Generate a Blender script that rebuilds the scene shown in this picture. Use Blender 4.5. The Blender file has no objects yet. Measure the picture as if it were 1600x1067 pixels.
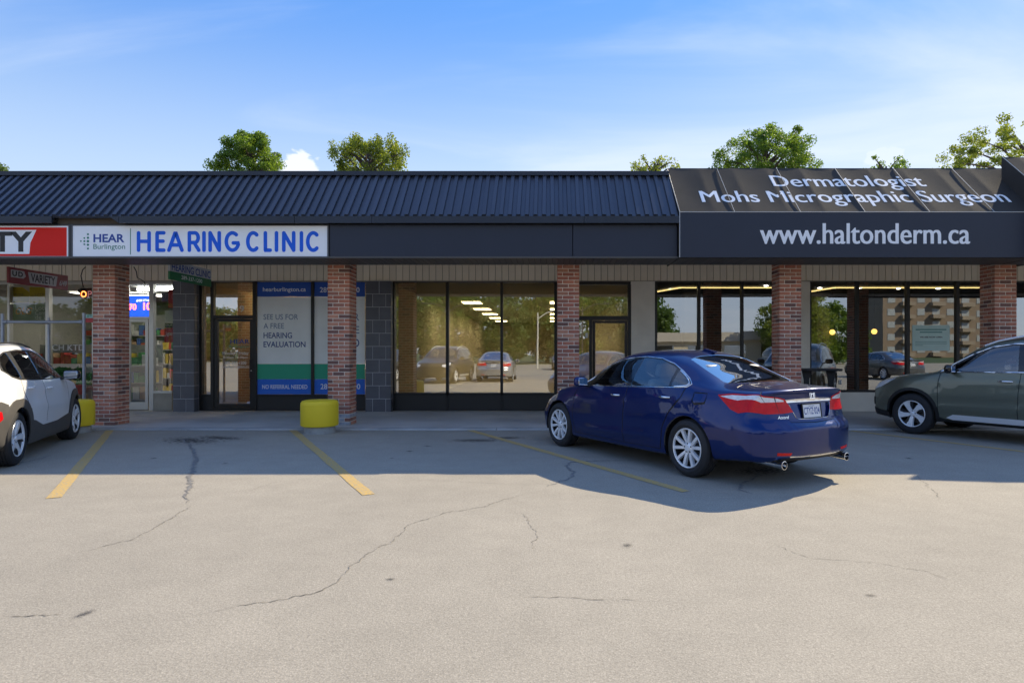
import bpy, bmesh, math, random
import numpy as np
from mathutils import Vector, Matrix
from mathutils.geometry import delaunay_2d_cdt

SC = bpy.context.scene
COL = SC.collection
R = math.radians
random.seed(7)

# ------------------------------------------------------------------ camera
CAMH = 1.45
F_PX, CX, CY = 970.0, 860.0, 550.0          # focal length and principal point on the 1600 x 1067 photograph
cam_d = bpy.data.cameras.new('camera')
cam_d.sensor_width = 36.0
cam_d.lens = 36.0 * F_PX / 1600.0
cam_d.shift_x = -(CX - 800.0) / 1600.0
cam_d.shift_y = (CY - 533.5) / 1600.0
cam_d.clip_start = 0.05
cam_d.clip_end = 3000.0
cam = bpy.data.objects.new('camera', cam_d)
COL.objects.link(cam)
cam.location = (0, 0, CAMH)
cam.rotation_euler = (R(90), 0, 0)
SC.camera = cam

# ------------------------------------------------------------------ sun and sky
SUN = Vector((0.88, 0.925, 1.0)).normalized()          # towards the sun: behind the plaza, to the right
SUN_EL = math.asin(SUN.z)
SUN_AZ = math.atan2(SUN.x, SUN.y)
sun_d = bpy.data.lights.new('sun', 'SUN')
sun_d.energy = 2.0
sun_d.angle = R(0.53)
sun_d.color = (1.0, 0.86, 0.62)
sun = bpy.data.objects.new('sun', sun_d)
COL.objects.link(sun)
sun.rotation_euler = (-SUN).to_track_quat('-Z', 'Y').to_euler()
sun.location = (30, 40, 40)

W = bpy.data.worlds.new('World')
SC.world = W
W.use_nodes = True
wn, wl = W.node_tree.nodes, W.node_tree.links
wn.clear()

def _wnode(t, **kw):
    n = wn.new(t)
    for k, v in kw.items():
        setattr(n, k, v)
    return n

def _wmath(op, a, b=None, clamp=False):
    n = _wnode('ShaderNodeMath', operation=op, use_clamp=clamp)
    for i, v in enumerate((a, b)):
        if v is None:
            continue
        if isinstance(v, (int, float)):
            n.inputs[i].default_value = v
        else:
            wl.new(v, n.inputs[i])
    return n.outputs[0]

sky = _wnode('ShaderNodeTexSky', sky_type='NISHITA')
sky.sun_disc = False
sky.sun_elevation = SUN_EL
sky.sun_rotation = SUN_AZ
sky.altitude = 100.0
sky.air_density = 1.0
sky.dust_density = 0.25
sky.ozone_density = 2.6
tc = _wnode('ShaderNodeTexCoord')
sep = _wnode('ShaderNodeSeparateXYZ')
wl.new(tc.outputs['Generated'], sep.inputs[0])
# a flat cloud sheet overhead: direction / height gives plan position, so wisps run to the horizon
zc = _wmath('MAXIMUM', _wmath('ADD', sep.outputs[2], 0.16), 0.02)
comb = _wnode('ShaderNodeCombineXYZ')
wl.new(_wmath('DIVIDE', sep.outputs[0], zc), comb.inputs[0])
wl.new(_wmath('DIVIDE', sep.outputs[1], zc), comb.inputs[1])
mp = _wnode('ShaderNodeMapping')
mp.inputs['Rotation'].default_value = (0, 0, R(34))
mp.inputs['Scale'].default_value = (0.42, 1.25, 1.0)
mp.inputs['Location'].default_value = (5.3, 2.2, 0.0)
wl.new(comb.outputs[0], mp.inputs[0])
nz = _wnode('ShaderNodeTexNoise')
nz.inputs['Scale'].default_value = 1.25
nz.inputs['Detail'].default_value = 7.0
nz.inputs['Roughness'].default_value = 0.55
nz.inputs['Distortion'].default_value = 0.7
wl.new(mp.outputs[0], nz.inputs['Vector'])
rmp = _wnode('ShaderNodeMapRange', interpolation_type='SMOOTHSTEP')
rmp.inputs['From Min'].default_value = 0.45
rmp.inputs['From Max'].default_value = 0.74
rmp.inputs['To Min'].default_value = 0.0
rmp.inputs['To Max'].default_value = 0.44
wl.new(nz.outputs['Fac'], rmp.inputs['Value'])
# small far cumulus: noise on the low sky only
nz2 = _wnode('ShaderNodeTexNoise')
nz2.inputs['Scale'].default_value = 26.0
nz2.inputs['Detail'].default_value = 5.0
nz2.inputs['Roughness'].default_value = 0.5
mp2 = _wnode('ShaderNodeMapping')
mp2.inputs['Scale'].default_value = (1.0, 1.0, 2.2)
mp2.inputs['Location'].default_value = (0.0, 0.0, 0.0)
wl.new(tc.outputs['Generated'], mp2.inputs[0])
wl.new(mp2.outputs[0], nz2.inputs['Vector'])

def puff(d, rad):
    """mask of a cumulus heap seen in direction d"""
    v = Vector(d).normalized()
    dp = _wnode('ShaderNodeVectorMath', operation='DISTANCE')
    wl.new(tc.outputs['Generated'], dp.inputs[0])
    dp.inputs[1].default_value = v
    e = _wmath('SUBTRACT', rad, dp.outputs['Value'])
    e = _wmath('ADD', e, _wmath('MULTIPLY', _wmath('SUBTRACT', nz2.outputs['Fac'], 0.5), rad * 3.2))
    m = _wnode('ShaderNodeMapRange', interpolation_type='SMOOTHSTEP')
    m.inputs['From Min'].default_value = 0.0
    m.inputs['From Max'].default_value = rad * 0.35
    wl.new(e, m.inputs['Value'])
    return m.outputs[0]

def px_dir(x, y):
    return ((x - CX) / F_PX, 1.0, (CY - y) / F_PX)

cum = puff(px_dir(478, 272), 0.026)
cum = _wmath('MAXIMUM', cum, puff(px_dir(455, 290), 0.035))
cum = _wmath('MAXIMUM', cum, _wmath('MULTIPLY', puff(px_dir(1375, 250), 0.024), 0.5))
cum = _wmath('MAXIMUM', cum, _wmath('MULTIPLY', puff(px_dir(905, 285), 0.03), 0.15))
cum = _wmath('MULTIPLY', cum, 0.9)
mixc = _wnode('ShaderNodeMix', data_type='RGBA')
wl.new(_wmath('MAXIMUM', rmp.outputs[0], cum), mixc.inputs['Factor'])
# even out the glare round the sun: every channel is compressed by its own value, alike in all directions
sc_ = _wnode('ShaderNodeSeparateColor')
wl.new(sky.outputs[0], sc_.inputs[0])
cc_ = _wnode('ShaderNodeCombineColor')
for ci, (A_, B_) in enumerate(((2.45, 2.0), (2.85, 2.0), (3.2, 2.0))):
    v_ = sc_.outputs[ci]
    wl.new(_wmath('MULTIPLY', _wmath('DIVIDE', v_, _wmath('ADD', v_, B_)), A_), cc_.inputs[ci])
# deeper blue overhead, paler towards the horizon, the same all round
el_ = _wnode('ShaderNodeMapRange', interpolation_type='SMOOTHSTEP')
el_.inputs['From Min'].default_value = 0.20
el_.inputs['From Max'].default_value = 0.52
wl.new(sep.outputs[2], el_.inputs['Value'])
tn_ = _wnode('ShaderNodeMix', data_type='RGBA')
wl.new(el_.outputs[0], tn_.inputs['Factor'])
tn_.inputs['A'].default_value = (0.93, 0.85, 0.89, 1.0)
tn_.inputs['B'].default_value = (0.28, 0.50, 0.88, 1.0)
ml_ = _wnode('ShaderNodeMix', data_type='RGBA', blend_type='MULTIPLY')
ml_.inputs['Factor'].default_value = 1.0
wl.new(cc_.outputs[0], ml_.inputs['A'])
wl.new(tn_.outputs['Result'], ml_.inputs['B'])
wl.new(ml_.outputs['Result'], mixc.inputs['A'])
mixc.inputs['B'].default_value = (2.05, 2.15, 2.3, 1.0)
bg = _wnode('ShaderNodeBackground')
wl.new(mixc.outputs['Result'], bg.inputs['Color'])
bg.inputs['Strength'].default_value = 0.15
out = _wnode('ShaderNodeOutputWorld')
wl.new(bg.outputs[0], out.inputs[0])

SC.view_settings.view_transform = 'Standard'
SC.view_settings.look = 'None'
SC.view_settings.exposure = 1.75
SC.view_settings.gamma = 1.0
SC.view_settings.use_curve_mapping = False
SC.render.engine = 'CYCLES'
SC.cycles.use_denoising = True
SC.cycles.max_bounces = 10
SC.cycles.transparent_max_bounces = 16
SC.cycles.sample_clamp_indirect = 6.0

# ------------------------------------------------------------------ materials
MATS = {}

def mat(name, color, rough=0.6, metal=0.0, coat=0.0, var=0.0, vscale=6.0, bump=0.0, bscale=40.0, spec=0.5,
        rand=0.0, emit=None, estr=0.0, coat_rough=0.03, grain=0.0, gscale=200.0, stretch=None, dirt=None):
    """Principled material: colour varied by object-space noise, optional bump, per-object random tone."""
    if name in MATS:
        return MATS[name]
    m = bpy.data.materials.new(name)
    m.use_nodes = True
    nt = m.node_tree
    n, l = nt.nodes, nt.links
    b = n['Principled BSDF']
    c4 = (*color, 1.0)
    b.inputs['Base Color'].default_value = c4
    b.inputs['Roughness'].default_value = rough
    b.inputs['Metallic'].default_value = metal
    b.inputs['Coat Weight'].default_value = coat
    b.inputs['Coat Roughness'].default_value = coat_rough
    b.inputs['Specular IOR Level'].default_value = spec
    if emit is not None:
        b.inputs['Emission Color'].default_value = (*emit, 1.0)
        b.inputs['Emission Strength'].default_value = estr
    vec = None
    if var or bump or grain or dirt:
        t = n.new('ShaderNodeTexCoord')
        vec = t.outputs['Object']
        if stretch:
            mpn = n.new('ShaderNodeMapping')
            mpn.inputs['Scale'].default_value = stretch
            l.new(vec, mpn.inputs[0])
            vec = mpn.outputs[0]
    cur = None

    def mul(cur, fac_socket, lo, hi):
        mr = n.new('ShaderNodeMapRange')
        mr.inputs['From Min'].default_value = 0.25
        mr.inputs['From Max'].default_value = 0.75
        mr.inputs['To Min'].default_value = lo
        mr.inputs['To Max'].default_value = hi
        l.new(fac_socket, mr.inputs['Value'])
        mx = n.new('ShaderNodeMix')
        mx.data_type = 'RGBA'
        mx.blend_type = 'MULTIPLY'
        mx.inputs['Factor'].default_value = 1.0
        if cur is None:
            mx.inputs['A'].default_value = c4
        else:
            l.new(cur, mx.inputs['A'])
        l.new(mr.outputs[0], mx.inputs['B'])
        return mx.outputs['Result']

    if var:
        t1 = n.new('ShaderNodeTexNoise')
        t1.inputs['Scale'].default_value = vscale
        t1.inputs['Detail'].default_value = 6.0
        l.new(vec, t1.inputs['Vector'])
        cur = mul(cur, t1.outputs['Fac'], 1 - var, 1 + var)
    if grain:
        t2 = n.new('ShaderNodeTexNoise')
        t2.inputs['Scale'].default_value = gscale
        t2.inputs['Detail'].default_value = 2.0
        l.new(vec, t2.inputs['Vector'])
        cur = mul(cur, t2.outputs['Fac'], 1 - grain, 1 + grain)
    if rand:
        oi = n.new('ShaderNodeObjectInfo')
        mr = n.new('ShaderNodeMapRange')
        mr.inputs['To Min'].default_value = 1 - rand
        mr.inputs['To Max'].default_value = 1 + rand
        l.new(oi.outputs['Random'], mr.inputs['Value'])
        mx = n.new('ShaderNodeMix')
        mx.data_type = 'RGBA'
        mx.blend_type = 'MULTIPLY'
        mx.inputs['Factor'].default_value = 1.0
        if cur is None:
            mx.inputs['A'].default_value = c4
        else:
            l.new(cur, mx.inputs['A'])
        l.new(mr.outputs[0], mx.inputs['B'])
        cur = mx.outputs['Result']
    if cur is not None:
        l.new(cur, b.inputs['Base Color'])
    if bump:
        t3 = n.new('ShaderNodeTexNoise')
        t3.inputs['Scale'].default_value = bscale
        t3.inputs['Detail'].default_value = 4.0
        l.new(vec, t3.inputs['Vector'])
        bp = n.new('ShaderNodeBump')
        bp.inputs['Strength'].default_value = bump
        bp.inputs['Distance'].default_value = 0.01
        l.new(t3.outputs['Fac'], bp.inputs['Height'])
        l.new(bp.outputs[0], b.inputs['Normal'])
    MATS[name] = m
    return m

def glass_mat(name, tint=(0.8, 0.8, 0.8), refl=0.25, rcol=(1, 1, 1), wav=0.0):
    """Thin pane: mirror reflection (Fresnel over a coated base value) over a tinted clear pane."""
    if name in MATS:
        return MATS[name]
    m = bpy.data.materials.new(name)
    m.use_nodes = True
    n, l = m.node_tree.nodes, m.node_tree.links
    n.clear()
    o = n.new('ShaderNodeOutputMaterial')
    tr = n.new('ShaderNodeBsdfTransparent')
    tr.inputs[0].default_value = (*tint, 1)
    gl = n.new('ShaderNodeBsdfGlossy')
    gl.inputs['Roughness'].default_value = 0.0
    gl.inputs['Color'].default_value = (*rcol, 1)
    fr = n.new('ShaderNodeFresnel')
    fr.inputs['IOR'].default_value = 1.5
    mr = n.new('ShaderNodeMapRange')
    mr.inputs['From Min'].default_value = 0.04
    mr.inputs['From Max'].default_value = 1.0
    mr.inputs['To Min'].default_value = refl
    mr.inputs['To Max'].default_value = 1.0
    l.new(fr.outputs[0], mr.inputs['Value'])
    mx = n.new('ShaderNodeMixShader')
    l.new(mr.outputs[0], mx.inputs[0])
    l.new(tr.outputs[0], mx.inputs[1])
    l.new(gl.outputs[0], mx.inputs[2])
    if wav:
        t = n.new('ShaderNodeTexCoord')
        t3 = n.new('ShaderNodeTexNoise')
        t3.inputs['Scale'].default_value = 1.3
        t3.inputs['Detail'].default_value = 1.0
        l.new(t.outputs['Object'], t3.inputs['Vector'])
        bp = n.new('ShaderNodeBump')
        bp.inputs['Strength'].default_value = wav
        bp.inputs['Distance'].default_value = 0.01
        l.new(t3.outputs['Fac'], bp.inputs['Height'])
        l.new(bp.outputs[0], gl.inputs['Normal'])
    l.new(mx.outputs[0], o.inputs[0])
    MATS[name] = m
    return m

# ------------------------------------------------------------------ mesh helpers
class MB:
    """collects shapes into one mesh"""
    def __init__(self):
        self.v, self.f, self.m = [], [], []

    def add(self, verts, faces, mi=0):
        k = len(self.v)
        self.v.extend(tuple(map(float, p)) for p in verts)
        self.f.extend(tuple(i + k for i in f) for f in faces)
        self.m.extend([mi] * len(faces))
        return self

    def box(self, x0, x1, y0, y1, z0, z1, mi=0):
        p = [(x, y, z) for z in (z0, z1) for y in (y0, y1) for x in (x0, x1)]
        return self.add(p, [(0, 2, 3, 1), (4, 5, 7, 6), (0, 1, 5, 4), (2, 6, 7, 3), (0, 4, 6, 2), (1, 3, 7, 5)], mi)

    def cbox(self, x0, x1, y0, y1, z0, z1, c=0.01, mi=0):
        """chamfered box"""
        bm = bmesh.new()
        bmesh.ops.create_cube(bm, size=1.0)
        for v in bm.verts:
            v.co = Vector(((x0 + x1) / 2 + v.co.x * (x1 - x0), (y0 + y1) / 2 + v.co.y * (y1 - y0), (z0 + z1) / 2 + v.co.z * (z1 - z0)))
        bmesh.ops.bevel(bm, geom=bm.edges[:], offset=c, segments=1, affect='EDGES')
        return self.bm(bm, mi)

    def rbox(self, x0, x1, y0, y1, z0, z1, c=0.03, seg=3, mi=0, M=None):
        bm = bmesh.new()
        bmesh.ops.create_cube(bm, size=1.0)
        for v in bm.verts:
            v.co = Vector(((x0 + x1) / 2 + v.co.x * (x1 - x0), (y0 + y1) / 2 + v.co.y * (y1 - y0), (z0 + z1) / 2 + v.co.z * (z1 - z0)))
        bmesh.ops.bevel(bm, geom=bm.edges[:], offset=c, segments=seg, affect='EDGES', profile=0.5)
        if M is not None:
            bm.transform(M)
        return self.bm(bm, mi)

    def bm(self, bm, mi=0):
        bm.verts.index_update()
        self.add([v.co for v in bm.verts], [[v.index for v in f.verts] for f in bm.faces], mi)
        bm.free()
        return self

    def prism(self, pts, d, mi=0):
        """pts: 3D polygon loop, extruded by vector d"""
        n = len(pts)
        d = Vector(d)
        a = [Vector(p) for p in pts]
        self.add(a + [p + d for p in a],
                 [tuple(range(n))[::-1], tuple(range(n, 2 * n))] + [(i, (i + 1) % n, n + (i + 1) % n, n + i) for i in range(n)], mi)
        return self

    def tube(self, pts, r, seg=8, caps=True, mi=0, closed=False):
        P = [Vector(p) for p in pts]
        n = len(P)
        rr = r if hasattr(r, '__len__') else [r] * n
        rings = []
        up = None
        for i in range(n):
            if closed:
                t = (P[(i + 1) % n] - P[i - 1]).normalized()
            else:
                t = (P[min(i + 1, n - 1)] - P[max(i - 1, 0)]).normalized()
            if up is None:
                up = t.orthogonal().normalized()
            up = (up - t * up.dot(t))
            up = up.normalized() if up.length > 1e-6 else t.orthogonal().normalized()
            w = t.cross(up)
            rings.append([P[i] + (up * math.cos(a) + w * math.sin(a)) * rr[i] for a in [2 * math.pi * k / seg for k in range(seg)]])
        vs = [p for rg in rings for p in rg]
        fs = []
        m = n if closed else n - 1
        for i in range(m):
            j = (i + 1) % n
            for k in range(seg):
                fs.append((i * seg + k, i * seg + (k + 1) % seg, j * seg + (k + 1) % seg, j * seg + k))
        if caps and not closed:
            fs.append(tuple(range(seg))[::-1])
            fs.append(tuple((n - 1) * seg + k for k in range(seg)))
        return self.add(vs, fs, mi)

    def lathe(self, prof, seg=32, center=(0, 0, 0), axis='Z', mi=0, closed=False):
        """prof: (radius, height) points"""
        n = len(prof)
        vs = []
        for k in range(seg):
            a = 2 * math.pi * k / seg
            for r, h in prof:
                if axis == 'Z':
                    p = (r * math.cos(a), r * math.sin(a), h)
                elif axis == 'Y':
                    p = (r * math.cos(a), h, r * math.sin(a))
                else:
                    p = (h, r * math.cos(a), r * math.sin(a))
                vs.append((p[0] + center[0], p[1] + center[1], p[2] + center[2]))
        fs = []
        for k in range(seg):
            j = (k + 1) % seg
            for i in range(n if closed else n - 1):
                i2 = (i + 1) % n
                fs.append((k * n + i, j * n + i, j * n + i2, k * n + i2))
        return self.add(vs, fs, mi)

    def sphere(self, c, r, seg=16, rings=10, mi=0, scale=(1, 1, 1)):
        bm = bmesh.new()
        bmesh.ops.create_uvsphere(bm, u_segments=seg, v_segments=rings, radius=r)
        for v in bm.verts:
            v.co = Vector((v.co.x * scale[0] + c[0], v.co.y * scale[1] + c[1], v.co.z * scale[2] + c[2]))
        return self.bm(bm, mi)

    def mesh(self, name, mats, smooth=None):
        me = bpy.data.meshes.new(name)
        me.from_pydata(self.v, [], self.f)
        if not isinstance(mats, (list, tuple)):
            mats = [mats]
        for m in mats:
            me.materials.append(m)
        if len(mats) > 1:
            me.polygons.foreach_set('material_index', self.m)
        me.update()
        bm = bmesh.new()
        bm.from_mesh(me)
        bmesh.ops.recalc_face_normals(bm, faces=bm.faces[:])
        bm.to_mesh(me)
        bm.free()
        if smooth is not None:
            me.polygons.foreach_set('use_smooth', [True] * len(me.polygons))
            me.set_sharp_from_angle(angle=R(smooth))
        return me

    def build(self, name, mats, parent=None, smooth=None):
        return link(name, self.mesh(name, mats, smooth), parent)

def link(name, me, parent=None):
    o = bpy.data.objects.new(name, me)
    COL.objects.link(o)
    if parent is not None:
        o.parent = parent
    return o

def tag(o, label=None, cat=None, group=None, kind=None):
    if label:
        o['label'] = label
    if cat:
        o['category'] = cat
    if group:
        o['group'] = group
    if kind:
        o['kind'] = kind
    return o

def thing(name, label, cat, loc=(0, 0, 0), rz=0.0, group=None):
    o = bpy.data.objects.new(name, None)
    COL.objects.link(o)
    o.location = loc
    o.rotation_euler = (0, 0, rz)
    return tag(o, label, cat, group)

def part_empty(name, parent):
    o = bpy.data.objects.new(name, None)
    COL.objects.link(o)
    o.parent = parent
    return o

def copy_tree(o, parent=None, swap=None):
    c = o.copy()
    COL.objects.link(c)
    c.parent = parent
    if swap and c.type == 'MESH' and any(ms.material and ms.material.name in swap for ms in c.material_slots):
        for ms in c.material_slots:
            if ms.material and ms.material.name in swap:
                new = swap[ms.material.name]
                ms.link = 'OBJECT'
                ms.material = new
    for ch in list(o.children):
        copy_tree(ch, c, swap)
    return c

def at(x, y, Y):
    """the point at depth Y that the photograph shows at pixel x, y"""
    return Vector(((x - CX) / F_PX * Y, Y, CAMH + (CY - y) / F_PX * Y))

def gnd(x, y, z=0.0):
    Y = (CAMH - z) * F_PX / (y - CY)
    return Vector(((x - CX) / F_PX * Y, Y, z))

# ------------------------------------------------------------------ lettering
def text_raw(body, bold=0.0, shear=0.0, spacing=1.0):
    cu = bpy.data.curves.new('t', 'FONT')
    cu.body = body
    cu.offset = bold
    cu.shear = shear
    cu.space_character = spacing
    cu.resolution_u = 4
    ob = bpy.data.objects.new('t', cu)
    COL.objects.link(ob)
    bpy.context.view_layer.update()
    me = bpy.data.meshes.new_from_object(ob.evaluated_get(bpy.context.evaluated_depsgraph_get()))
    bpy.data.objects.remove(ob)
    bpy.data.curves.remove(cu)
    v = np.array([p.co[:] for p in me.vertices]).reshape(-1, 3)
    f = [tuple(p.vertices) for p in me.polygons]
    bpy.data.meshes.remove(me)
    return v, f

def put_text(mb, body, box, org, right=(1, 0, 0), up=(0, 0, 1), bold=0.0, shear=0.0, mi=0, keep=False, spacing=1.0, lift=0.0, fat=0.0):
    """lettering stretched to fill box (left, right, bottom, top) on a plane; keep: natural width, centred"""
    v, f = text_raw(body, bold, shear, spacing)
    if not len(v):
        return
    lo, hi = v.min(0), v.max(0)
    sy = (box[3] - box[2]) / (hi[1] - lo[1])
    sx = (box[1] - box[0]) / (hi[0] - lo[0])
    x0 = box[0]
    if keep:
        s = min(sx, sy)
        sx = sy = s
        x0 = (box[0] + box[1]) / 2 - (hi[0] - lo[0]) * s / 2
    o, r, u = Vector(org), Vector(right), Vector(up)
    n = r.cross(u).normalized() * lift
    nn = r.cross(u).normalized()
    for k, dx in enumerate((0.0,) if not fat else (-fat, 0.0, fat)):
        mb.add([o + n + nn * (.00025 * k) + r * (x0 + dx + (p[0] - lo[0]) * sx) + u * (box[2] + (p[1] - lo[1]) * sy) for p in v], f, mi)

def ribbon(mb, pts, w, org, right=(1, 0, 0), up=(0, 0, 1), off=0.0, mi=0, caps=True):
    """flat stroke of width w along a 2D polyline with round ends"""
    P = [Vector((p[0], p[1])) for p in pts]
    L, Rr = [], []
    n = len(P)
    for i in range(n):
        t0 = (P[i] - P[i - 1]).normalized() if i else (P[1] - P[0]).normalized()
        t1 = (P[i + 1] - P[i]).normalized() if i < n - 1 else t0
        t = (t0 + t1).normalized()
        nn = Vector((-t.y, t.x))
        c = max(0.5, nn.dot(Vector((-t0.y, t0.x))))
        L.append(P[i] + nn * (w / 2 / c))
        Rr.append(P[i] - nn * (w / 2 / c))
    loop_faces = []
    vs = []
    for i in range(n):
        vs += [L[i], Rr[i]]
    for i in range(n - 1):
        loop_faces.append((2 * i, 2 * i + 1, 2 * i + 3, 2 * i + 2))
    if caps:
        for end, sgn in ((0, -1), (n - 1, 1)):
            t = ((P[1] - P[0]) if end == 0 else (P[-1] - P[-2])).normalized() * sgn
            nn = Vector((-t.y, t.x))
            k = len(vs)
            arc = [P[end] + nn * math.cos(a) * (w / 2) + t * math.sin(a) * (w / 2) for a in [math.pi * j / 8 for j in range(9)]]
            vs += arc
            loop_faces.append(tuple(range(k, k + 9)))
    o, r, u = Vector(org), Vector(right), Vector(up)
    nrm = r.cross(u).normalized()
    mb.add([o + r * p.x + u * p.y + nrm * off for p in vs], loop_faces, mi)
# ------------------------------------------------------------------ ground
def asphalt():
    m = bpy.data.materials.new('weathered asphalt')
    m.use_nodes = True
    n, l = m.node_tree.nodes, m.node_tree.links
    b = n['Principled BSDF']
    b.inputs['Roughness'].default_value = 0.92
    b.inputs['Specular IOR Level'].default_value = 0.35
    t = n.new('ShaderNodeTexCoord')

    def noise(scale, detail=4.0, rough=0.55, stretch=None):
        q = n.new('ShaderNodeTexNoise')
        q.inputs['Scale'].default_value = scale
        q.inputs['Detail'].default_value = detail
        q.inputs['Roughness'].default_value = rough
        if stretch:
            mp_ = n.new('ShaderNodeMapping')
            mp_.inputs['Scale'].default_value = stretch
            l.new(t.outputs['Object'], mp_.inputs[0])
            l.new(mp_.outputs[0], q.inputs['Vector'])
        else:
            l.new(t.outputs['Object'], q.inputs['Vector'])
        return q.outputs['Fac']

    def rng(f, a, b_, lo, hi):
        r = n.new('ShaderNodeMapRange')
        r.inputs['From Min'].default_value = a
        r.inputs['From Max'].default_value = b_
        r.inputs['To Min'].default_value = lo
        r.inputs['To Max'].default_value = hi
        l.new(f, r.inputs['Value'])
        return r.outputs[0]

    def mulc(A, f):
        x = n.new('ShaderNodeMix')
        x.data_type, x.blend_type = 'RGBA', 'MULTIPLY'
        x.inputs['Factor'].default_value = 1.0
        if isinstance(A, tuple):
            x.inputs['A'].default_value = A
        else:
            l.new(A, x.inputs['A'])
        l.new(f, x.inputs['B'])
        return x.outputs['Result']
    vo = n.new('ShaderNodeTexVoronoi')
    vo.inputs['Scale'].default_value = 85.0
    l.new(t.outputs['Object'], vo.inputs['Vector'])
    c = mulc((0.378, 0.342, 0.280, 1), rng(noise(0.35, 5), 0.3, 0.7, 0.92, 1.07))
    c = mulc(c, rng(noise(2.6, 8, 0.75), 0.3, 0.72, 0.91, 1.08))
    c = mulc(c, rng(noise(48, 3), 0.28, 0.72, 0.85, 1.13))
    c = mulc(c, rng(noise(120, 2), 0.28, 0.72, 0.76, 1.24))
    # loose pale stones in the worn top
    c = mulc(c, rng(vo.outputs['Distance'], 0.0, 0.35, 1.30, 0.92))
    # faint tyre-worn dark patches
    c = mulc(c, rng(noise(0.7, 4, 0.6, (0.6, 1.3, 1)), 0.58, 0.76, 1.0, 0.86))
    l.new(c, b.inputs['Base Color'])
    bp = n.new('ShaderNodeBump')
    bp.inputs['Strength'].default_value = 0.35
    bp.inputs['Distance'].default_value = 0.003
    ad = n.new('ShaderNodeMath')
    l.new(noise(240, 2), ad.inputs[0])
    l.new(vo.outputs['Distance'], ad.inputs[1])
    ad.operation = 'SUBTRACT'
    l.new(ad.outputs[0], bp.inputs['Height'])
    l.new(bp.outputs[0], b.inputs['Normal'])
    return m

M_ASPHALT = asphalt()
b = MB()
b.add([(-400, -400, 0), (400, -400, 0), (400, 400, 0), (-400, 400, 0)], [(0, 1, 2, 3)])
lot = tag(b.build('parking_lot', M_ASPHALT), 'worn grey asphalt parking lot in front of the shops', 'parking lot', kind='structure')

def worn_paint(name, col, under=(0.33, 0.30, 0.25), lo=0.45, hi=0.64, sc=38, rough=.8):
    m = mat(name, col, rough)
    n, l = m.node_tree.nodes, m.node_tree.links
    b = n['Principled BSDF']
    t = n.new('ShaderNodeTexCoord')
    q = n.new('ShaderNodeTexNoise')
    q.inputs['Scale'].default_value = sc
    q.inputs['Detail'].default_value = 6
    q.inputs['Roughness'].default_value = 0.7
    l.new(t.outputs['Object'], q.inputs['Vector'])
    r = n.new('ShaderNodeMapRange')
    r.inputs['From Min'].default_value = lo
    r.inputs['From Max'].default_value = hi
    l.new(q.outputs['Fac'], r.inputs['Value'])
    x = n.new('ShaderNodeMix')
    x.data_type = 'RGBA'
    x.inputs['A'].default_value = (*col, 1)
    x.inputs['B'].default_value = (*under, 1)
    l.new(r.outputs[0], x.inputs['Factor'])
    l.new(x.outputs['Result'], b.inputs['Base Color'])
    return m

M_YLINE = worn_paint('worn yellow line paint', (0.58, 0.38, 0.10))
rl = random.Random(3)
for (xa, ya, xb, yb, wd) in ((172, 672, 84, 778, .125), (456, 671, 576, 773, .125), (730, 671, 1072, 768, .12), (1330, 673, 1690, 716.5, .11), (-130, 672, -420, 748, .125)):
    p, q = gnd(xa, ya), gnd(xb, yb)
    d = (q - p).normalized()
    nn = Vector((-d.y, d.x, 0)) * (wd / 2)
    k = 24
    vs = []
    for i in range(k + 1):
        c = p.lerp(q, i / k)
        vs += [c + nn * rl.uniform(.93, 1.06) + Vector((0, 0, .004)), c - nn * rl.uniform(.93, 1.06) + Vector((0, 0, .004))]
    b = MB()
    b.add(vs, [(2 * i, 2 * i + 1, 2 * i + 3, 2 * i + 2) for i in range(k)])
    b.build('parking_line', M_YLINE, lot)

def ground_crack(pts, w, m, name='crack', jit=1.0, seed=0, z=.0035):
    r = random.Random(seed)
    P = [gnd(x, y) for x, y in pts]
    path = []
    for a, c in zip(P, P[1:]):
        n = max(3, int((c - a).length / .022))
        path += [a.lerp(c, i / n) for i in range(n)]
    path.append(P[-1])
    off = 0
    vs = []
    N = len(path)
    for i, p in enumerate(path):
        t = (path[min(i + 1, N - 1)] - path[max(i - 1, 0)]).normalized()
        nn = Vector((-t.y, t.x, 0))
        off = off * .86 + r.gauss(0, .0085) * jit
        ww = w * r.uniform(.2, 1.3) * (.35 if r.random() < .16 else 1) * min(1.0, 8 * i / N + .1, 8 * (N - 1 - i) / N + .1)
        vs += [p + nn * (off + ww / 2) + Vector((0, 0, z)), p + nn * (off - ww / 2) + Vector((0, 0, z))]
    b = MB()
    b.add(vs, [(2 * i, 2 * i + 1, 2 * i + 3, 2 * i + 2) for i in range(N - 1)])
    return b.build(name, m, lot)

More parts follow.
